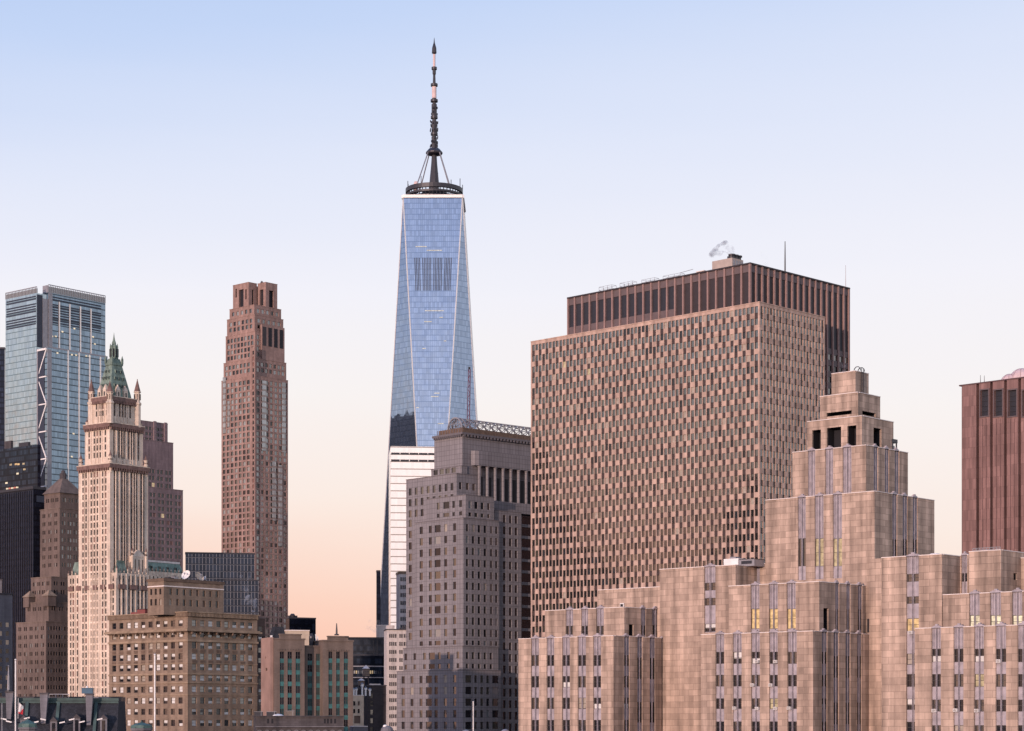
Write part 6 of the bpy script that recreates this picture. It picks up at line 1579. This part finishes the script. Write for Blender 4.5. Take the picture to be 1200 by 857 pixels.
def cupola(lab, px, yt, w_px, Y, ybase):
    w = pix(px, 857, Y); R_ = w_px / 2 / F * Y; zt_ = pix(0, yt, Y).z; zb = pix(0, ybase, Y).z
    t = thing('cupola', lab, 'cupola', (w.x, w.y, 0), rad(20), 'green copper cupolas'); m = MB()
    m.lathe(0, 0, [(R_ * .9, 0), (R_ * .9, zb - .6), (R_ * 1.0, zb - .5), (R_ * 1.0, zb - .1)], 'stone_gd', 8); m.build('drum', t)
    m = MB(); m.lathe(0, 0, [(R_, zb - .09), (R_ * .93, zb + (zt_ - zb) * .45), (R_ * .55, zb + (zt_ - zb) * .72), (R_ * .16, zb + (zt_ - zb) * .93), (.05, zt_)], 'verdigris_l', 8); rf = m.build('roof', t)
    for k in range(8):
        m = MB(); a = 2 * math.pi * k / 8; m.bar((R_ * 1.0 * math.cos(a), R_ * 1.0 * math.sin(a), zb), (R_ * .56 * math.cos(a), R_ * .56 * math.sin(a), zb + (zt_ - zb) * .73), .14, 'verdigris'); m.build('rib', rf)
    m = MB(); m.lathe(0, 0, [(.18, zt_ - .2), (.22, zt_ + .1), (.02, zt_ + .45)], 'verdigris', 8); m.build('finial', rf)
cupola('green copper cupola beside the flag in front of the mansard', 32.5, 843.5, 22, 455, 852)
cupola('green copper cupola in front of the tan block, beside its flagpole', 166, 846.5, 26, 450, 853)
flagpole('tall white flagpole in front of the tan brick block', 181.4, 768.5, 445, .155)
t_ = pix(181.4, 768, 445); t = thing('lamp_head', 'dark fork shaped fitting at the top of the tan block flagpole', 'fitting', (t_.x, t_.y, pix(0, 768.3, 445).z)); m = MB(); m.bar((0, -.05, .1), (.28, -.05, .75), .1, 'steel_dk'); m.bar((0, -.05, .1), (-.28, -.05, .75), .1, 'steel_dk'); m.build('fork', t)
flagpole('short white flagpole in front of the granite courthouse base', 554.6, 823.5, 470, .11)
for lab, px, yt in (('pale dome top peeping over the bottom edge, left of the courthouse flagpole', 546, 855.2), ('pale dome top peeping over the bottom edge, right of the courthouse flagpole', 592, 854.5), ('grey dome with pale lid before the white glazed block', 453.5, 850.5)):
    w = pix(px, 857, 480); R_ = (5 if px > 500 else 7.2) / F * 480; t = thing('roof_dome', lab, 'dome', (w.x, w.y, 0)); zt_ = pix(0, yt, 480).z; m = MB(); m.lathe(0, 0, [(R_, 0), (R_, zt_ - R_ * .9)], 'stone_gd', 14); m.build('drum', t); m = MB(); m.lathe(0, 0, [(R_ * 1.05, zt_ - R_ * .9), (R_ * .95, zt_ - R_ * .5), (R_ * .7, zt_ - R_ * .2), (R_ * .3, zt_ - .05), (.02, zt_)], 'steel' if px > 500 else 'stone_gd', 14); m.build('dome', t)
    if px < 500: m = MB(); m.lathe(-R_ * .3, -R_ * .2, [(R_ * .35, zt_ - .3), (R_ * .3, zt_ + .1), (.05, zt_ + .25)], 'white', 10); m.build('lid', t)

# ============================================================ courthouse rooftop things and window air conditioners
w_m = cc.world(bM + 6, cc.A(862, bM), zM)
def cbox(name, lab, cat, b0, b1, a0, a1, z0, build):
    t = thing(name, lab, cat, cc.world(b0, a0, z0), cc.rz); build(t, b1 - b0, a1 - a0); return t
def wplant(t, w, d):
    m = MB(); m.box(0, w, d * .52, d, 0, 1.9, 'white'); m.build('white_box', t); m = MB(); m.box(0, w, 0, d * .5, 0, 1.5, 'steel'); m.box(-.1, w + .1, -.1, d * .5, 1.505, 1.62, 'steel_dk'); m.build('grey_unit', t); m = MB(); m.box(-.05, -.004, d * .08, d * .42, .5, 1.2, 'louvre'); m.build('louvre', t); m = MB(); m.box(w * .3, w * .7, d * .7, d * .9, 1.905, 2.4, 'steel'); m.build('vent', t)
cbox('rooftop_plant', 'white box and grey louvred unit on the courthouse roof, left of the tower', 'roof equipment', -4, 0, cc.A(884, -4), cc.A(848, -4), zM, wplant)
b5_, b5e, a5_, a5e, z5_ = s5
t = thing('roof_ladder', 'hooped ladder rail over the topmost tower stage of the courthouse', 'ladder', cc.world(b5_ + 2.6, a5_, 0), cc.rz); m = MB()
zt5 = z5_
for x in (-.4, .4): m.bar((x, -.25, s4[4]), (x, -.25, zt5 + .9), .12, 'steel_dk')
for k in range(18): z = s4[4] + (zt5 - s4[4]) * k / 17; m.bar((-.4, -.25, z), (.4, -.25, z), .07, 'steel_dk')
for x in (-.4, .4):
    for k in range(5): t0, t1 = math.pi * k / 5, math.pi * (k + 1) / 5; m.bar((x * 2, -.25 + .9 - .9 * math.cos(t0), zt5 + .3 + 1.0 * math.sin(t0)), (x * 2, -.25 + .9 - .9 * math.cos(t1), zt5 + .3 + 1.0 * math.sin(t1)), .14, 'steel_dk')
m.build('rails', t)
t = thing('roof_hoist', 'dark steel hoist frame on the right shoulder of the courthouse tower', 'roof equipment', cc.world(s2[1] - 3.4, s2[2] + 2, s2[4]), cc.rz); m = MB()
for x in (0, 1.8):
    for y in (0, 1.8): m.bar((x, y, 0), (x, y, 3.0), .25, 'steel_dk')
m.box(-.2, 2.0, -.2, 2.0, 2.2, 3.0, 'steel_dk'); m.build('frame', t); m = MB(); m.box(.3, 1.4, .2, 1.5, 0, 1.6, 'steel'); m.build('drum', t)
t = thing('roof_membrane', 'pale humped roof cover on the right courthouse wing', 'roof cover', cc.world(b3 + 3, a3 + 2.5, z3), cc.rz); m = MB(); L_ = cc.A(1079, b3) - a3 - 2; m.prism([(0, 0), (4, 0), (4, L_), (0, L_)], .02, .65, 'white', False, [(.6, .8), (3.4, .8), (3.4, L_ - .6), (.6, L_ - .6)]); m.build('cover', t)
zq = cc.Z(645, a3e, b3e); t = thing('roof_rail', 'pale railing on the far right courthouse block roof', 'railing', cc.world(b3e + .6, a3e + .5, zq), cc.rz); L_ = cc.A(1135.5, b3e) - a3e - 1; m = MB()
for k in range(9): m.bar((0, L_ * k / 8, 0), (0, L_ * k / 8, .7), .1, 'steel')
for z in (.35, .7): m.bar((0, 0, z), (0, L_, z), .1, 'steel')
m.build('rail', t)
t = thing('access_hatch', 'small dark hatch frame on the roof behind the left courthouse wing', 'hatch', cc.world(-6.3, cc.A(730, -6), cc.Z(712, 55, -6)), cc.rz); m = MB(); m.box(-.15, .2, -.55, .55, .0, 1.3, 'white'); m.build('frame', t); m = MB(); m.box(-.2, -.154, -.38, .38, .2, 1.1, 'void'); m.build('opening', t)
def ac(label, side, c, px, py, grp):
    if side == 'L': u = cc.A(px, c); z = cc.Z(py, u, c); p = cc.world(c + .15, u, z); r = cc.rz - math.pi / 2
    t = thing('air_conditioner', label, 'air conditioner', p, r, grp)
    m = MB(); m.box(-.42, .42, -.5, .45, -.3, .32, 'white'); m.build('case', t); m = MB()
    for k in range(5): m.box(-.34, .34, -.53, -.503, -.22 + k * .1, -.17 + k * .1, 'steel_dk')
    m.build('grille', t)
for px, py in ((625.5, 803), (701, 830), (684, 805), (665, 856)): ac('white air conditioner in a window of the left courthouse wing', 'L', b1, px, py, 'air conditioners in the left wing')
for px, py in ((887.5, 775.5), (909, 775.5), (882, 803), (903.5, 803), (861, 830), (887.5, 830.5), (909, 830.5), (925, 830)): ac('white air conditioner in a window of the middle courthouse wing', 'L', b2, px, py, 'air conditioners in the middle wing')
for px, py in ((1095, 833), (1120, 832.5), (1145, 833), (1170.5, 775)): ac('white air conditioner in a lower window of the right courthouse wing', 'L', b3c, px, py, 'air conditioners in the right wing')
ac('white air conditioner under the amber lit window on the right courthouse wing', 'L', b3, 1067.5, 741.5, 'air conditioner above the right wing')

# ============================================================ steam
def steam_mat(name, dens, col=(.9, .9, .93)):
    m = bpy.data.materials.new(name); m.use_nodes = True; t = m.node_tree
    t.nodes.remove(t.nodes['Principled BSDF'])
    v = t.nodes.new('ShaderNodeVolumePrincipled'); v.inputs['Color'].default_value = col + (1,); v.inputs['Anisotropy'].default_value = .1
    tc = t.nodes.new('ShaderNodeTexCoord'); n = t.nodes.new('ShaderNodeTexNoise'); n.inputs['Scale'].default_value = .34; n.inputs['Detail'].default_value = 5; n.inputs['Distortion'].default_value = .6
    t.links.new(tc.outputs['Object'], n.inputs['Vector'])
    r = t.nodes.new('ShaderNodeMapRange'); r.inputs['From Min'].default_value = .47; r.inputs['From Max'].default_value = .72; r.inputs['To Max'].default_value = dens
    t.links.new(n.outputs[0], r.inputs['Value']); t.links.new(r.outputs[0], v.inputs['Density'])
    t.links.new(v.outputs[0], t.nodes['Material Output'].inputs['Volume']); return m
M['steam'] = steam_mat('steam', 1.0)
M['steam_thin'] = steam_mat('thin steam', .2)
def steam(lab, blobs, Y, mat='steam'):
    x0, y0, r0 = blobs[0]; w = pix(x0, y0, Y); bm = bmesh.new()
    for x, y, r in blobs:
        p = pix(x, y, Y) - w; R_ = 1.35 * r / F * Y
        bmesh.ops.create_icosphere(bm, subdivisions=2, radius=R_, matrix=Matrix.Translation(p + Vector((0, random.uniform(-.3, .3) * R_, 0))))
    me = bpy.data.meshes.new('steam'); bm.to_mesh(me); bm.free(); me.materials.append(M[mat])
    o = bpy.data.objects.new('steam_plume', me); C.objects.link(o); o.location = w
    rm = o.modifiers.new('join', 'REMESH'); rm.mode = 'VOXEL'; rm.voxel_size = .5
    tag(o, lab, 'steam'); return o
Yv = 742
steam('pale grey steam drifting left from the vents on the checkered slab roof', [(857, 298, 3), (855, 293, 4.5), (850, 289.5, 5), (844, 291, 4.5), (839, 295, 4.2), (835, 298, 3.5), (850, 286, 3.5), (843, 297, 3)], Yv)
steam('faint wisp of steam right of the roof corner on the checkered slab', [(898, 308, 3), (896, 303, 3), (893, 298, 2.5), (899, 311, 2)], Yv, 'steam_thin')
steam('white steam puff low on the finned dark glass block, at the tan block corner', [(297, 715, 2.5), (296, 708, 4.5), (292, 702, 4), (289, 707, 3), (300, 704, 2.5)], 690)
steam('thin grey steam above the white puff, against the finned dark glass block', [(289, 690, 4), (286, 683, 3.5), (292, 678, 3), (283, 676, 2.5)], 690, 'steam_thin')
steam('small white steam puff on top of the courthouse tower', [(988, 434, 2.6), (989, 430, 2.4), (987, 427.5, 1.8)], 462)
steam('faint smoke curl against the sunset left of the white glazed block', [(440, 737, 4), (436, 733, 4), (443, 730, 3), (431, 735, 3), (434, 729, 2.5)], 925, 'steam_thin')

# ============================================================ unseen towers added left of the view, stepped to darken the slab's window reflections
def offside(name, label, X, Y, phi, blocks, mat, win=(1.6, 2.4, 4.2)):
    k = Bld(name, label, CX + F * X / Y, Y, phi, 'tower', glassmix=[('g_dark', 3), ('g_grey', 2)])
    for b0, b1, a0, a1, z0, z1 in blocks:
        zr_ = rows(max(z0, 4) + 2, int((z1 - max(z0, 4) - 4) / win[2]), win[2], win[1])
        k.tier('wall', b0, b1, a0, a1, z0, z1, mat, grid(even(a0, a1, max(2, int((a1 - a0) / 3.6)), win[0], 1.2), zr_), grid(even(b0, b1, max(2, int((b1 - b0) / 3.6)), win[0], 1.2), zr_), .4, coping=('dkstone', .8, .4))
    k.finish(0); return k
offside('added_reflection_tower', 'unseen dark stepped tower added left of the view to be mirrored in the checkered slab', -250, 800, 90, [(-40, 0, -22, 0, 0, 166), (-40, 0, -36, -22.01, 0, 131), (-40, 0, -52, -36.01, 0, 110), (-40, 0, -65, -52.01, 0, 98)], 'dkstone')
offside('added_corner_reflection_tower', 'second unseen tower added left of the view to be mirrored near the checkered slab corner', -250, 692, 90, [(-36, 0, -8, 0, 0, 110), (-36, 0, -16, -8.01, 0, 133), (-36, 0, -30, -16.01, 0, 147)], 'dkstone')
